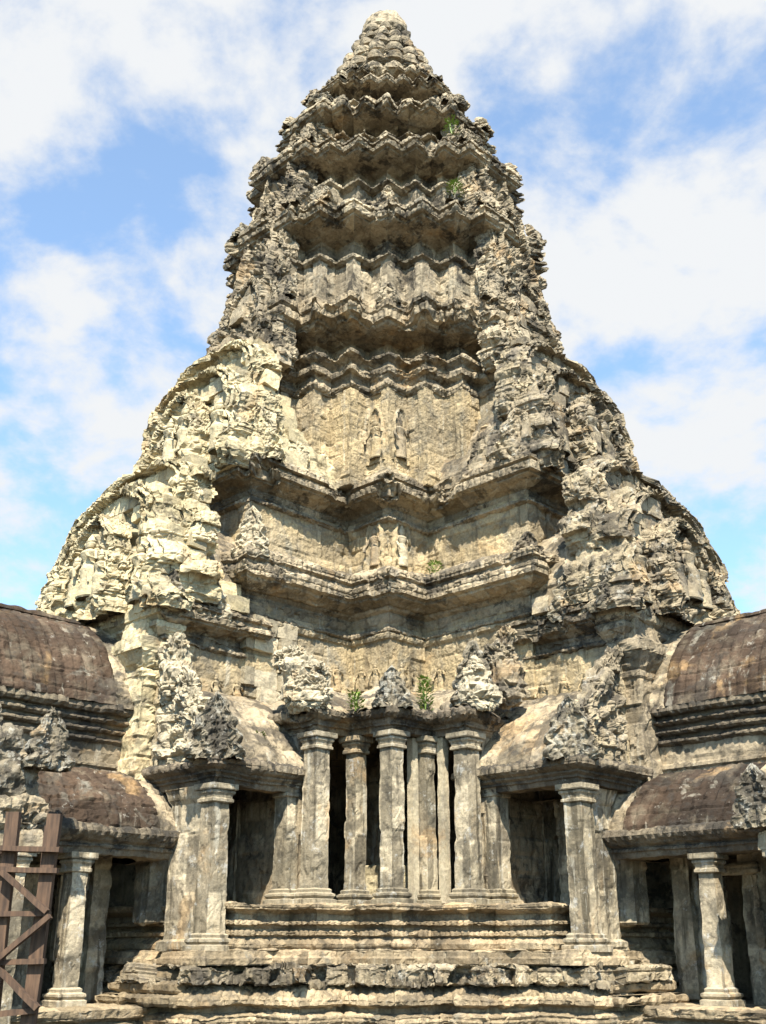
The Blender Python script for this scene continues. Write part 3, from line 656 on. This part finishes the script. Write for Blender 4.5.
# lotus crown
def ring_outline(r, n=40): return [(r * math.cos(2 * math.pi * i / n), r * math.sin(2 * math.pi * i / n)) for i in range(n)]
put('lotus_core', loft(ring_outline(1.0), [(.6, 27.9), (.7, 28.6), (.5, 29.3), (.2, 30.3), (-.1, 31.1), (-.2, 31.6), (-.12, 31.7), (-.16, 32.1), (-.34, 32.45), (-.6, 32.65), (-.95, 32.72)], rs=.06, rt=.05, coarse=False, cap=True, big=.06, mid=.04, blocks=.02, pits=.05, seed=90), UPPER, tw)
def petals(zc_, r, n, sz, tall, ph=0, seed=0):
    L_ = []
    for i in range(n):
        t_ = 2 * math.pi * (i + ph) / n; x, y = r * math.cos(t_), r * math.sin(t_)
        if y > r * .5 + .2: continue
        L_.append(ellipsoid((x, y, zc_ + .06 * math.sin(i * 2.3 + seed)), (sz * (1 + .15 * math.sin(i * 5.1 + seed)), sz, sz * tall * (1 + .2 * math.sin(i * 3.7))), n=16, seed=seed + i, amp=.06, cs=.2))
    return merge(*L_)
for j, (r, z, hh) in enumerate(((2.0, 28.1, .75), (1.78, 28.8, .72), (1.52, 29.45, .7), (1.24, 30.1, .66), (.98, 30.7, .6), (.76, 31.2, .5))):
    put('lotus_ring', loft(ring_outline(r, 56), [(-.6, z - .1), (-.3, z), (-.02, z + .10 * hh, .06, .74 - .07 * j), (.16, z + .30 * hh, .13, .74 - .07 * j), (.18, z + .50 * hh, .14, .74 - .07 * j), (.05, z + .72 * hh, .10, .74 - .07 * j), (-.14, z + .88 * hh, .05, .74 - .07 * j), (-.36, z + .96 * hh), (-.6, z + 1.05 * hh)],
        rs=.045, rt=.04, coarse=False, cap=False, brk=.25, big=.05, mid=.025, chip=.04, blocks=.02, pits=.05, seed=300 + j), UPPER, tw)

# ------------------------------------------------------------------ pillared corner porch
def pillar(a, b, z0, z1, w_, mat, parent, seed, cap_h=.36, base_h=.3, cap_out=.095, fl=.0, name='pillar', label=None, w2=None, s=0):
    w2 = w2 or w_
    h = w_ / 2; O = rect(a - h, a + h, b - w2 / 2, b + w2 / 2)
    sh = loft(O, [(.03, z0), (0, z0 + .3), (-.015, z1 - .1), (-.015, z1)], rs=.035, rt=.05, coarse=False, big=.008, mid=.006, fine=.004, blocks=.008, joint=.006, pits=.025, chip=.012, seed=seed, bh=1.1, bw=2)
    p = put(name, sh, mat, parent, label)
    co = cap_out
    put('capital', loft(O, [(.0, z1 - cap_h), (.035, z1 - cap_h + .02), (.035, z1 - cap_h + .07), (.01, z1 - cap_h + .09), (.02, z1 - cap_h + .15), (co * .5, z1 - cap_h + .19, .006, .08), (co * .5, z1 - cap_h + .23), (co * .3, z1 - cap_h + .25), (co * .9, z1 - .11), (co, z1 - .09), (co, z1 - .0)], rs=.035, rt=.03, coarse=False, big=.008, mid=.008, fine=.005, blocks=0, joint=0, seed=seed + 1), mat, p)
    put('pillar_base', loft(O, [(.12, z0 - .03), (.12, z0 + .08), (.06, z0 + .10), (.10, z0 + .15), (.10, z0 + .19), (.04, z0 + .22), (.05, z0 + .27), (.01, z0 + base_h)], rs=.035, rt=.03, coarse=False, big=.012, mid=.01, fine=.005, blocks=0, joint=0, seed=seed + 2), mat, p)
    return p
pz = .87
pillar(6.0, 6.0, pz, 4.3, .37, PIL, tw, 400, label='corner pillar at the middle of the porch')
pillar(6.02, 4.95, pz, 4.3, .34, PIL, tw, 404)
pillar(4.95, 6.02, pz, 4.3, .30, PIL, tw, 408)
for i, (da, db) in enumerate(((.24, -.20), (-.22, .26))):
    put('prop_post', block(rect(4.97 + da - .085, 4.97 + da + .085, 6.06 + db - .085, 6.06 + db + .085), pz, 4.3, big=.006, mid=.005, fine=.004, blocks=0, joint=0, rs=.05, seed=412 + i), PALE, tw, 'slim pale stone post bracing a pillar')
pillar(6.98, 4.74, pz, 4.3, .42, PIL, tw, 416)
pillar(4.74, 6.98, pz, 4.3, .42, PIL, tw, 420)
pillar(7.2, 4.12, pz, 3.35, .42, PIL, tw, 424)
pillar(4.12, 7.2, pz, 3.35, .42, PIL, tw, 428)
PO = stair([(6.15, 6.15), (7.12, 4.9)])
put('porch_entablature', loft(PO, [(-.45, 4.3), (-.02, 4.3), (.0, 4.42), (.06, 4.44, .01, .1), (.06, 4.48), (.1, 4.52), (.2, 4.58, .02, .15), (.26, 4.64, .03, .2), (.28, 4.72, .03, .2), (.14, 4.80)], rs=.045, rt=.03, cap=False, brk=.5, big=.03, mid=.02, chip=.02, blocks=.02, pits=.04, seed=430), CORN, tw)
put('porch_roof', loft(PO, [(.2, 4.76), (0, 4.9), (-.6, 5.3), (-1.3, 5.62), (-2.0, 5.82), (-2.7, 5.95)], rs=.06, rt=.06, cap=False, big=.09, mid=.05, blocks=.04, pits=.10, joint=.04, bw=.6, seed=432), TAN, tw)
for s in (0, 1):
    # wall behind the porch end pillar
    put('pilaster_wall', loft(srect(s, 6.75, 7.1, 2.3, 4.35), [(0, .8), (0, 4.4)], rs=.06, rt=.08, big=.02, seed=440 + s), TAN, tw)
    # side aisle: corner pillar, end wall, lintel, half roof
    a, b = side_ab(s, (9.15, 9.32)[s], (4.18, 4.12)[s])
    pillar(a, b, 0.0, 3.07, .44, PIL, tw, 444 + 5 * s, label='tall square corner pillar of the %s aisle, pale lichen on one face' % ('left', 'right')[s])
    put('aisle_end_wall', loft(srect(s, 8.95, 9.25, 2.85, 3.85), [(.1, -.02), (.1, .15), (0, .2), (0, 2.75), (.06, 2.85), (.12, 3.07)], rs=.05, rt=.05, big=.02, mid=.015, blocks=.01, bh=1.1, bw=1.0, seed=450 + s), PIL, tw)
    OA = srect(s, 6.7, (9.3, 9.5)[s], 2.3, 4.35)
    put('aisle_entablature', loft(OA, [(-.4, 3.05), (-.02, 3.07), (0, 3.17), (.05, 3.19, .01, .1), (.05, 3.23), (.12, 3.28, .012, .1), (.12, 3.32), (.22, 3.37), (.27, 3.42, .03, .17), (.27, 3.52, .03, .17), (.1, 3.6)], rs=.04, rt=.03, cap=False, coarse=False, brk=.15, big=.03, mid=.025, blocks=.01, seed=452 + s), CORN, tw)
    put('aisle_roof', vault(s, 6.8, 9.25, 4.5, 3.5, 5.35, bmin=2.25, both=False, ribs=.03, rib=.3, seed=454 + s, big=.04, mid=.03, blocks=.02, pits=.05, bh=.5), TAN, tw)
    # half gable at the aisle end
    a, b = side_ab(s, 9.3, 2.35)
    sd_ = (0, 1) if s == 0 else (-1, 0)
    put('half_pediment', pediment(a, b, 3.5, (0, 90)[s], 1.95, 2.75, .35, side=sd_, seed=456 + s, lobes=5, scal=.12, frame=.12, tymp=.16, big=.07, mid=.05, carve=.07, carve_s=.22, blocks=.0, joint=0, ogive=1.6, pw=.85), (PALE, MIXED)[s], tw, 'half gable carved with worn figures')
    put('rear_wall', block(srect(s, 3.0, 9.0, -2.5, -2.1), .5, 3.6, rs=.3, rt=.3), TAN, tw)
    for i, (qa, qb) in enumerate(((3.45, 3.1), (5.2, 2.1), (6.9, 2.1), (9.05, 2.05))):
        put('inner_pier', block(srect(s, qa - .25, qa + .25, qb - .25, qb + .25), .5, 4.6 if i < 2 else 3.4, rs=.08, rt=.1, big=.015, seed=470 + i), PIL, tw)
    # aisle inner pilasters, in shade
    for i, aa in enumerate((7.7, 8.5)):
        put('inner_pilaster', block(srect(s, aa - .14, aa + .14, 2.25, 2.45), .85, 3.3, rs=.08, big=.01, seed=460 + i), PIL, tw)
# ------------------------------------------------------------------ carved figures on the walls (parts of the tower)
def wall_figure(s, a_face, along, z, H, seed, mat=WALL):
    a, b = side_ab(s, a_face, along)         # s=0: on a face whose outward normal is +a
    x, y = ab(a, b); o = abv(np.array(side_ab(s, 1.0, 0.0)))
    aa_, bb_ = side_ab(s, a_face - .05, along)
    if H > 1: put('niche_frame', pediment(aa_, bb_, z - .12, (0, 90)[s], .36, H * 1.3, .10, res=.025, seed=seed + 1, lobes=5, scal=.08, frame=.08, tymp=.0, big=.01, mid=.008, fine=.006, blocks=0, joint=0, ogive=3, pw=.5), WALL, tw)
    put('devata_relief', figure(x, y, z, math.atan2(o[1], o[0]), H, seed=seed, fat=.85), mat, tw)
wall_figure(0, 3.46, 2.98, 12.42, 1.28, 500, WALL); wall_figure(1, 3.46, 2.98, 12.42, 1.28, 502, TAN)
wall_figure(0, 3.52, 3.0, 9.3, 1.15, 504, TAN); wall_figure(1, 3.52, 3.0, 9.3, 1.15, 506, PALE)
for s in (0, 1):
    for i in range(3): wall_figure(1 - s, 2.38, 4.2 + .75 * i, 6.0, .75, 510 + i + 4 * s, WALL)
    for i in range(2): wall_figure(s, 3.72, 2.75 + .5 * i, 6.0, .7, 520 + i + 4 * s, WALL)
    for i in range(3): wall_figure(1 - s, 2.33, 7.3 + .6 * i, 5.15, .7, 526 + i + 4 * s, WALL)
# ------------------------------------------------------------------ antefixes and naga stones on the cornices (parts of the tower)
def ant(a, b, z, ang, W, H, th, mat, seed, name='naga_antefix', label=None, **kw):
    put(name, antefix(a, b, z, ang, W, H, th, seed=seed, **kw), mat, tw, label)
ant(6.22, 6.22, 4.74, 45, .38, .92, .3, NAGA, 600, label='many-headed naga stone at the porch corner')
ant(7.2, 2.5, 8.72, 35, .42, 1.35, .35, PALE, 602, label='whitish naga stone on the cornice corner')
ant(2.5, 7.2, 8.75, 55, .34, .7, .3, CORN, 604)
ant(9.4, 4.4, 3.52, 45, .55, 1.35, .35, NAGA, 606, label='many-headed naga stone on the left aisle corner')
ant(4.4, 9.4, 3.52, 45, .5, 1.3, .35, NAGA, 608, label='many-headed naga stone on the right aisle corner')
ant(9.5, 2.4, 7.0, 35, .45, 1.3, .4, NAGA, 610); ant(2.4, 9.5, 7.0, 55, .5, 1.4, .4, NAGA, 612)
ant(8.3, 2.45, 7.0, 80, .45, 1.0, .35, PALE, 614); ant(2.45, 8.3, 7.0, 10, .45, 1.2, .35, NAGA, 616)
ant(6.9, 2.2, 11.5, 55, .6, 1.5, .4, CREAM, 618); ant(2.2, 6.9, 11.5, 35, .6, 1.5, .4, MIXED, 620)
ant(3.42, 3.42, 17.05, 45, .3, .75, .4, UPPER, 622); ant(3.1, 3.1, 20.75, 45, .28, .8, .4, UPPER, 624)
def gable_figure(s, a, b, z, H, seed, mat, fat=1.1):
    a, b = side_ab(s, a, b); x, y = ab(a, b); o = abv(np.array(side_ab(s, 1., 0.)))
    put('gable_figure', figure(x, y, z, math.atan2(o[1], o[0]), H, seed=seed, fat=fat), mat, tw)
for s in (0, 1):
    mt = (CREAM, MIXED)[s]
    for i, (b_, z_, H_) in enumerate(((-.45, 7.5, 1.3), (.1, 7.6, 1.6), (.6, 7.5, 1.2), (1.9, 7.2, 1.5), (-2.0, 7.2, 1.4))):
        gable_figure(s, 10.12 if abs(b_) < 1 else 9.85, b_, z_, H_, 540 + i, mt)
    for i, (b_, z_, H_) in enumerate(((-.3, 11.9, 1.3), (.35, 12.0, 1.4), (1.55, 11.7, 1.5))):
        gable_figure(s, 7.9 if abs(b_) < 1 else 7.7, b_, z_, H_, 550 + i, mt)
# ------------------------------------------------------------------ guardian sculptures resting on the porch roof
def statue(name, label, lumps, mat, group=None):
    r = merge(*[ellipsoid((p[0], p[1], p[2]), p[3:6], tilt=(p[6], p[7]) if len(p) > 6 else (0, 0), n=34, seed=700 + 7 * i, amp=.12, cs=.14, sq=.75) for i, p in enumerate(lumps)])
    V, F, c, t = r; o = mk(name, V, F, mat, None, c, t, False); tag(o, label, 'statue', group); return o
gx, gy = ab(7.3, 4.75)
statue('guardian_statue', 'pale headless crouching guardian statue, badly eroded, on the left end of the porch roof',
       [(gx, gy, 4.98, .46, .38, .26), (gx + .05, gy - .05, 5.25, .40, .30, .30, 10, 12), (gx - .12, gy + .1, 5.5, .36, .34, .42), (gx + .05, gy, 5.62, .42, .3, .17, 0, 10), (gx - .34, gy + .05, 5.3, .2, .25, .5), (gx + .3, gy - .1, 5.05, .2, .3, .3, 30, 0),
        (gx - .42, gy + .35, 5.95, .36, .3, .24, 0, -20)], PALE)
gx, gy = ab(4.75, 7.3)
statue('guardian_statue', 'seated guardian statue with a dark flaming headdress on the right end of the porch roof',
       [(gx, gy - .05, 4.98, .46, .34, .24), (gx, gy - .02, 5.3, .30, .24, .4), (gx - .25, gy - .05, 5.25, .13, .18, .38, 0, 12), (gx + .25, gy - .05, 5.25, .13, .18, .38, 0, -12), (gx - .02, gy - .16, 5.68, .14, .14, .16)], PALE)
ant(4.7, 7.2, 4.9, 45, .44, 1.35, .28, NAGA, 650, label='dark flaming hood stone behind the seated guardian')
gx, gy = ab(4.1, 7.5)
statue('broken_figure', 'broken dark stone figure leaning on the wall right of the seated guardian', [(gx, gy + .3, 6.05, .36, .3, .24, 0, 20), (gx + .15, gy + .35, 6.4, .24, .22, .42, 0, 12), (gx + .1, gy + .25, 5.55, .36, .3, .6)], MIXED)
gx, gy = ab(9.35, 2.75)
statue('standing_figure', 'pale worn standing figure against the wall above the left aisle gable', [(gx, gy, 5.45, .3, .26, .5), (gx + .03, gy, 5.85, .22, .2, .5), (gx + .02, gy, 6.2, .14, .14, .2)], PALE)

# ------------------------------------------------------------------ galleries
GN = ('left', 'right')
for s in (0, 1):
    g = thing('cloister_gallery', *side_ab(s, 15, 0), -1.7, 'roofed stone gallery with brown vaulted roofs and square pillars on the %s of the tower' % GN[s], 'gallery', 'galleries meeting the tower')
    put('gallery_base', loft(srect(s, 8.8, 24, -3.4, 3.4), [(.1, -1.75), (.12, -1.5), (.0, -1.45), (.0, -1.38), (.1, -1.33), (.1, -1.24), (.02, -1.2), (.15, -1.16), (.18, -.98), (.1, -.95), (-.9, -.94)], rs=.05, rt=.03, big=.02, mid=.015, chip=.03, pits=.04, brk=.3, seed=800 + s), BASE, g)
    put('eroded_step', merge(*[loft(srect(s, 9.0, 10.1 - .27 * i, 2.0, 4.4 - .22 * i), [(.0, -.96 + .21 * i), (.04, -.9 + .21 * i), (.04, -.8 + .21 * i), (-.08, -.75 + .21 * i)], rs=.05, rt=.04, big=.05, mid=.03, pits=.05, seed=804 + i) for i in range(4)]), BASE, g)
    wallr = srect(s, 9.0, 24, -1.5, 1.5)
    put('nave_wall', loft(wallr, [(0, 1.9), (0, 3.55), (.05, 3.6, .015, .12), (.05, 3.66), (0, 3.7), (0, 4.08)], rs=.07, rt=.07, big=.02, mid=.015, blocks=.012, seed=808 + s), TAN, g)
    prof = [(0, 4.06)]
    for k in range(3):
        z = 4.08 + .2 * k; r = .05 + .07 * k
        prof += [(r, z + .02, .015, .16), (r + .07, z + .06, .02, .16), (r + .07, z + .10, .0, .16), (r - .04, z + .14), (r - .04, z + .19)]
    prof += [(.3, 4.70, .02, .17), (.36, 4.76, .025, .17), (.34, 4.86, .025, .17), (.24, 4.92)]
    put('nave_cornice', loft(wallr, prof, rs=.045, rt=.035, cap=True, big=.015, mid=.012, blocks=0, joint=0, pits=.03, brk=.2, seed=812 + s), CORN, g)
    put('nave_roof', vault(s, 10.1, 24, 1.82, 4.85, 6.9, power=.72, ribs=.05, rib=.24, courses=.02, seed=814 + s, chip=.01, joint=.012, big=.03, mid=.02, blocks=.01, bh=.6, bw=.72, pits=.02), ROOF, g)
    put('roof_ridge', loft(srect(s, 10.1, 24, -.12, .12), [(0, 6.75), (.05, 6.83), (.05, 6.91), (0, 6.93), (.04, 6.96), (0, 7.03), (-.1, 7.03)], rs=.08, rt=.04, big=.03, mid=.02, seed=816 + s), ROOF, g)
    put('roof_edge', vault(s, 9.3, 10.16, 1.86, 4.82, 6.96, power=.72, seed=818 + s, big=.05, mid=.03, blocks=.02, chip=.03), TAN, g, 'pale stone band where the roof meets the tower')
    put('aisle_lintel', loft(srect(s, 9.2, 24, -2.95, 2.95), [(-.4, 1.7), (-.03, 1.72), (0, 1.82), (.04, 1.84, .01, .09), (.04, 1.88), (.0, 1.9), (.02, 1.93), (.12, 1.97), (.14, 2.0, .01, .1), (.2, 2.05, .02, .17), (.25, 2.12, .025, .17), (.22, 2.22, .025, .17), (.1, 2.26)], rs=.045, rt=.03, cap=False, big=.03, mid=.025, blocks=.0, joint=0, pits=.03, brk=.12, seed=820 + s), CORN, g)
    put('aisle_roof', vault(s, 9.62, 24, 3.1, 2.16, 3.5, bmin=1.45, both=False, ribs=.04, rib=.24, courses=.025, chip=.02, seed=822 + s, big=.04, mid=.03, blocks=.015, joint=.03, bh=.45, bw=1.3, pits=.03), ROOF, g)
    put('aisle_roof_edge', vault(s, 9.2, 9.66, 3.12, 2.17, 3.53, bmin=1.45, both=False, seed=824 + s, big=.05, mid=.03, blocks=.02, chip=.03), TAN, g)
    put('far_wall', block(srect(s, 9.0, 24, -1.6, -1.2), -1.0, 2.0, rs=.3, rt=.3), TAN, g)
    for i in range(9):
        aa = 10.0 + 1.55 * i
        put('wall_pier', block(srect(s, aa - .3, aa + .3, 1.1, 1.5), -1.0, 1.95, rs=.08, rt=.1, big=.015, seed=480 + i), PIL, g)
    # plain inner ceiling so that no sky shows through
    put('aisle_ceiling', block(srect(s, 9.3, 24, 1.4, 2.8), 1.95, 2.1, rs=.3, big=0, mid=0, fine=0, blocks=0, joint=0), TAN, g)
    for i, aa in enumerate((11.3, 13.7, 16.1, 18.5, 20.9)):
        a, b = side_ab(s, aa, 2.8)
        pillar(a, b, -.93, 1.72, .36, PIL, g, 830 + 4 * i + 40 * s, cap_out=.10, cap_h=.36)
    for i, aa in enumerate((10.0, 12.3, 14.7)):
        put('wall_pilaster', block(srect(s, aa - .2, aa + .2, 1.45, 1.68), -.93, 1.95, rs=.08, rt=.1, big=.02, seed=870 + i), PIL, g)
        put('window_frame', merge(block(srect(s, aa + .75, aa + .9, 1.45, 1.6), -.2, 1.4, rs=.1, big=.01), block(srect(s, aa + 1.5, aa + 1.65, 1.45, 1.6), -.2, 1.4, rs=.1, big=.01), block(srect(s, aa + .7, aa + 1.7, 1.45, 1.62), 1.4, 1.6, rs=.1, big=.01)), TAN, g)
    # ruined side porch gable near the frame edge
    pr = thing('ruined_side_porch', *side_ab(s, 14.2, 3.6), -1.7, ('heap of big lichened blocks left from a side porch on the left gallery', 'lichened porch end stone with curling carving on the right gallery')[s], 'porch')
    a0 = (12.7, 12.9)[s]
    for i, (da, z0, z1, bw_, aw) in enumerate(((0, 1.95, 2.5, 1.0, 2.0), (.1, 2.5, 3.1, .7, .9), (.95, 2.5, 3.05, .8, .8), (.45, 3.1, 3.75, .6, .9), (1.2, 3.1, 3.7, .7, .9), (.8, 3.72, 4.2, .5, .7))):
        put('carved_block', block(srect(s, a0 + da, a0 + da + aw, 3.1, 3.1 + bw_ * .9), z0, z1, bev=.09, rs=.05, rt=.05, big=.08, mid=.05, carve=.07, carve_s=.22, blocks=0, joint=0, seed=880 + 7 * i + s), (MIXED, NAGA)[(i + s) % 2], pr)
    put('door_lintel', block(srect(s, a0, a0 + 4, 2.9, 3.95), 1.6, 1.95, rs=.08, big=.03, seed=895), TAN, pr)
    for aa in (a0 + .35, a0 + 3.6):
        a, b = side_ab(s, aa, 3.65); pillar(a, b, -1.7, 1.62, .38, PIL, pr, 900 + s * 9, name='porch_pillar')
    a, b = side_ab(s, a0 + .1, 3.95)
    put('leaf_stone', antefix(a, b, 2.0 if s else 3.0, 90 if s == 0 else 0, .4, 1.1, .35, seed=906 + s), NAGA, pr)

# ------------------------------------------------------------------ wooden scaffold at the left
WOOD = bpy.data.materials.new('weathered reddish wood'); WOOD.use_nodes = True
t = WOOD.node_tree; p = t.nodes['Principled BSDF']; tcx = N(t, 'ShaderNodeTexCoord'); mp = N(t, 'ShaderNodeMapping'); mp.inputs['Scale'].default_value = (9, 9, 1.2)
L(t, tcx.outputs['Object'], mp.inputs[0]); n_ = N(t, 'ShaderNodeTexNoise'); n_.inputs['Scale'].default_value = 2.2; n_.inputs['Detail'].default_value = 8; L(t, mp.outputs[0], n_.inputs['Vector'])
rp = N(t, 'ShaderNodeValToRGB'); rp.color_ramp.elements[0].color = (.035, .02, .012, 1); rp.color_ramp.elements[0].position = .3; rp.color_ramp.elements[1].color = (.12, .068, .038, 1); rp.color_ramp.elements[1].position = .7
L(t, n_.outputs['Fac'], rp.inputs[0]); L(t, rp.outputs[0], p.inputs['Base Color']); p.inputs['Roughness'].default_value = .85
bp = N(t, 'ShaderNodeBump'); bp.inputs['Distance'].default_value = .01; L(t, n_.outputs['Fac'], bp.inputs['Height']); L(t, bp.outputs[0], p.inputs['Normal'])
def beam(p0, p1, w_, h_, name, parent, mat, roll=(0, 0, 1)):
    p0 = np.array(p0, float); p1 = np.array(p1, float); d = p1 - p0; d /= np.linalg.norm(d)
    u = np.cross(d, np.array(roll, float))
    if np.linalg.norm(u) < 1e-3: u = np.array([1., 0, 0])
    u /= np.linalg.norm(u); v = np.cross(u, d)
    ring = [(-1, -1), (1, -1), (1, 1), (-1, 1)]; nk = max(2, int(np.linalg.norm(p1 - p0) / .15))
    V = np.array([[p0 + (p1 - p0) * k / nk + u * a * w_ / 2 + v * b * h_ / 2 for k in range(nk + 1)] for a, b in ring]).reshape(-1, 3)
    V += .006 * np.stack([vnoise(V * 3, 1), vnoise(V * 3, 2), vnoise(V * 3, 3)], -1)
    F = gridF(4, nk + 1, True); c0 = [i * (nk + 1) for i in range(4)]; c1 = [i * (nk + 1) + nk for i in range(4)][::-1]
    # orientation check
    if np.cross(V[F[0, 1]] - V[F[0, 0]], V[F[0, 3]] - V[F[0, 0]]) @ (V[F[0, 0]] + V[F[0, 2]] - p0 * 2 - (p1 - p0) / nk) < 0: F = F[:, ::-1]; c0, c1 = c0[::-1], c1[::-1]
    return mk(name, V, F, mat, parent, [c0, c1], None, False)
def pix(px, py, dist):
    """world point seen at a pixel of the photograph, at a given forward distance"""
    th_ = R(21.6); yw = R(-.67); xx, yy = (px - 383) / 1107, (512 - py) / 1107
    f = np.array([0, math.cos(th_), math.sin(th_)]); up_ = np.array([0, -math.sin(th_), math.cos(th_)]); d = f + np.array([xx, 0, 0]) + up_ * yy
    d = np.array([d[0] * math.cos(yw) - d[1] * math.sin(yw), d[0] * math.sin(yw) + d[1] * math.cos(yw), d[2]]); d *= dist / d[1]
    return np.array([-.46 + d[0], -32 + d[1], d[2]])
# front frame stands about 17.5 m from the viewer
scf = bpy.data.objects.new('wooden_scaffold', None); C.objects.link(scf); q = pix(20, 1000, 17.0); scf.location = (q[0], q[1], 0)
tag(scf, 'reddish wooden braced trestle standing at the left edge in front of the gallery', 'scaffold')
FD, BD = 16.6, 18.0
def SB(x0, y0, x1, y1, w_, name, d0=FD, d1=None): beam(pix(x0, y0, d0), pix(x1, y1, d1 or d0), .07, w_ * 1.35, name, scf, WOOD, roll=(0, 1, 0))
beam(pix(55, 814, FD), [pix(28, 1016, FD)[0], pix(28, 1016, FD)[1], -1.7], .19, .14, 'post', scf, WOOD, roll=(0, 1, 0))
beam(pix(14, 812, FD), [pix(-8, 1016, FD)[0], pix(-8, 1016, FD)[1], -1.7], .19, .14, 'post', scf, WOOD, roll=(0, 1, 0))
beam(pix(50, 826, BD), [pix(30, 1000, BD)[0], pix(30, 1000, BD)[1], -1.7], .14, .12, 'post', scf, WOOD, roll=(0, 1, 0))
beam(pix(-30, 812, BD), [pix(-45, 1016, BD)[0], pix(-45, 1016, BD)[1], -1.7], .14, .12, 'post', scf, WOOD, roll=(0, 1, 0))
SB(-60, 847, 61, 850, .16, 'rail', FD - .1); SB(-60, 868, 58, 871, .1, 'rail', FD - .1); SB(-60, 914, 50, 914, .09, 'rail', FD - .1); SB(-60, 965, 45, 961, .11, 'rail', FD - .1); SB(-60, 1020, 36, 1010, .1, 'rail', FD - .1)
SB(2, 872, 47, 912, .1, 'brace', FD - .2); SB(50, 916, -12, 968, .1, 'brace', FD - .2); SB(-6, 965, 38, 1008, .11, 'brace', FD - .2)
SB(55, 850, 48, 862, .1, 'rail', FD, BD); SB(10, 850, -30, 862, .1, 'rail', FD, BD)
# ------------------------------------------------------------------ weeds
LEAF = bpy.data.materials.new('fresh green leaves'); LEAF.use_nodes = True; p = LEAF.node_tree.nodes['Principled BSDF']; p.inputs['Base Color'].default_value = (.16, .24, .035, 1); p.inputs['Roughness'].default_value = .6
def weed(a, b, z, H, W, n, label, seed):
    r_ = random.Random(seed); x, y = ab(a, b); Vs, Fs = [], []
    for i in range(n):
        h = r_.random(); an = r_.uniform(0, 6.28); rr = W * (r_.random() ** .6) * (1 - .5 * h)
        c = np.array([x + rr * math.cos(an), y + rr * math.sin(an), z + h * H]); l = r_.uniform(.035, .07)
        d = np.array([math.cos(an), math.sin(an), r_.uniform(-.2, .9)]); d /= np.linalg.norm(d); sdv = np.cross(d, [r_.uniform(-.4, .4), r_.uniform(-.4, .4), 1]); sdv /= np.linalg.norm(sdv)
        k = len(Vs); Vs += [c, c + d * l + sdv * l * .45, c + d * l * 2.1, c + d * l - sdv * l * .45]; Fs.append([k, k + 1, k + 2, k + 3])
    for i in range(max(2, n // 30)):
        an = r_.uniform(0, 6.28); tp = np.array([x + W * .5 * math.cos(an), y + W * .5 * math.sin(an), z + H * .9]); k = len(Vs)
        Vs += [np.array([x - .008, y, z - .03]), np.array([x + .008, y, z - .03]), tp + [.005, 0, 0], tp - [.005, 0, 0]]; Fs.append([k, k + 1, k + 2, k + 3])
    o = mk('weed', np.array(Vs), np.array(Fs), LEAF, None, None, None, False); tag(o, label, 'weed', 'green weeds rooted in the masonry'); return o
weed(6.45, 5.35, 4.8, .38, .2, 160, 'low green weed growing on the porch eave left of the centre naga stone', 1)
weed(5.1, 6.15, 4.85, .75, .17, 260, 'tallest bright green weed on the porch eave right of the centre naga stone', 2)
weed(8.0, 4.05, 4.05, .2, .1, 60, 'tiny green weed on the small brown aisle roof at the left', 3)
weed(2.75, 4.4, 8.95, .35, .2, 120, 'small green weed on the wide cornice right of the paired wall figures', 4)
weed(2.2, 5.0, 20.8, .4, .25, 120, 'green tuft high on the second tier cornice at the right', 5)
weed(1.8, 4.6, 23.5, .5, .25, 120, 'green tuft near the right outline high on the tower', 6)
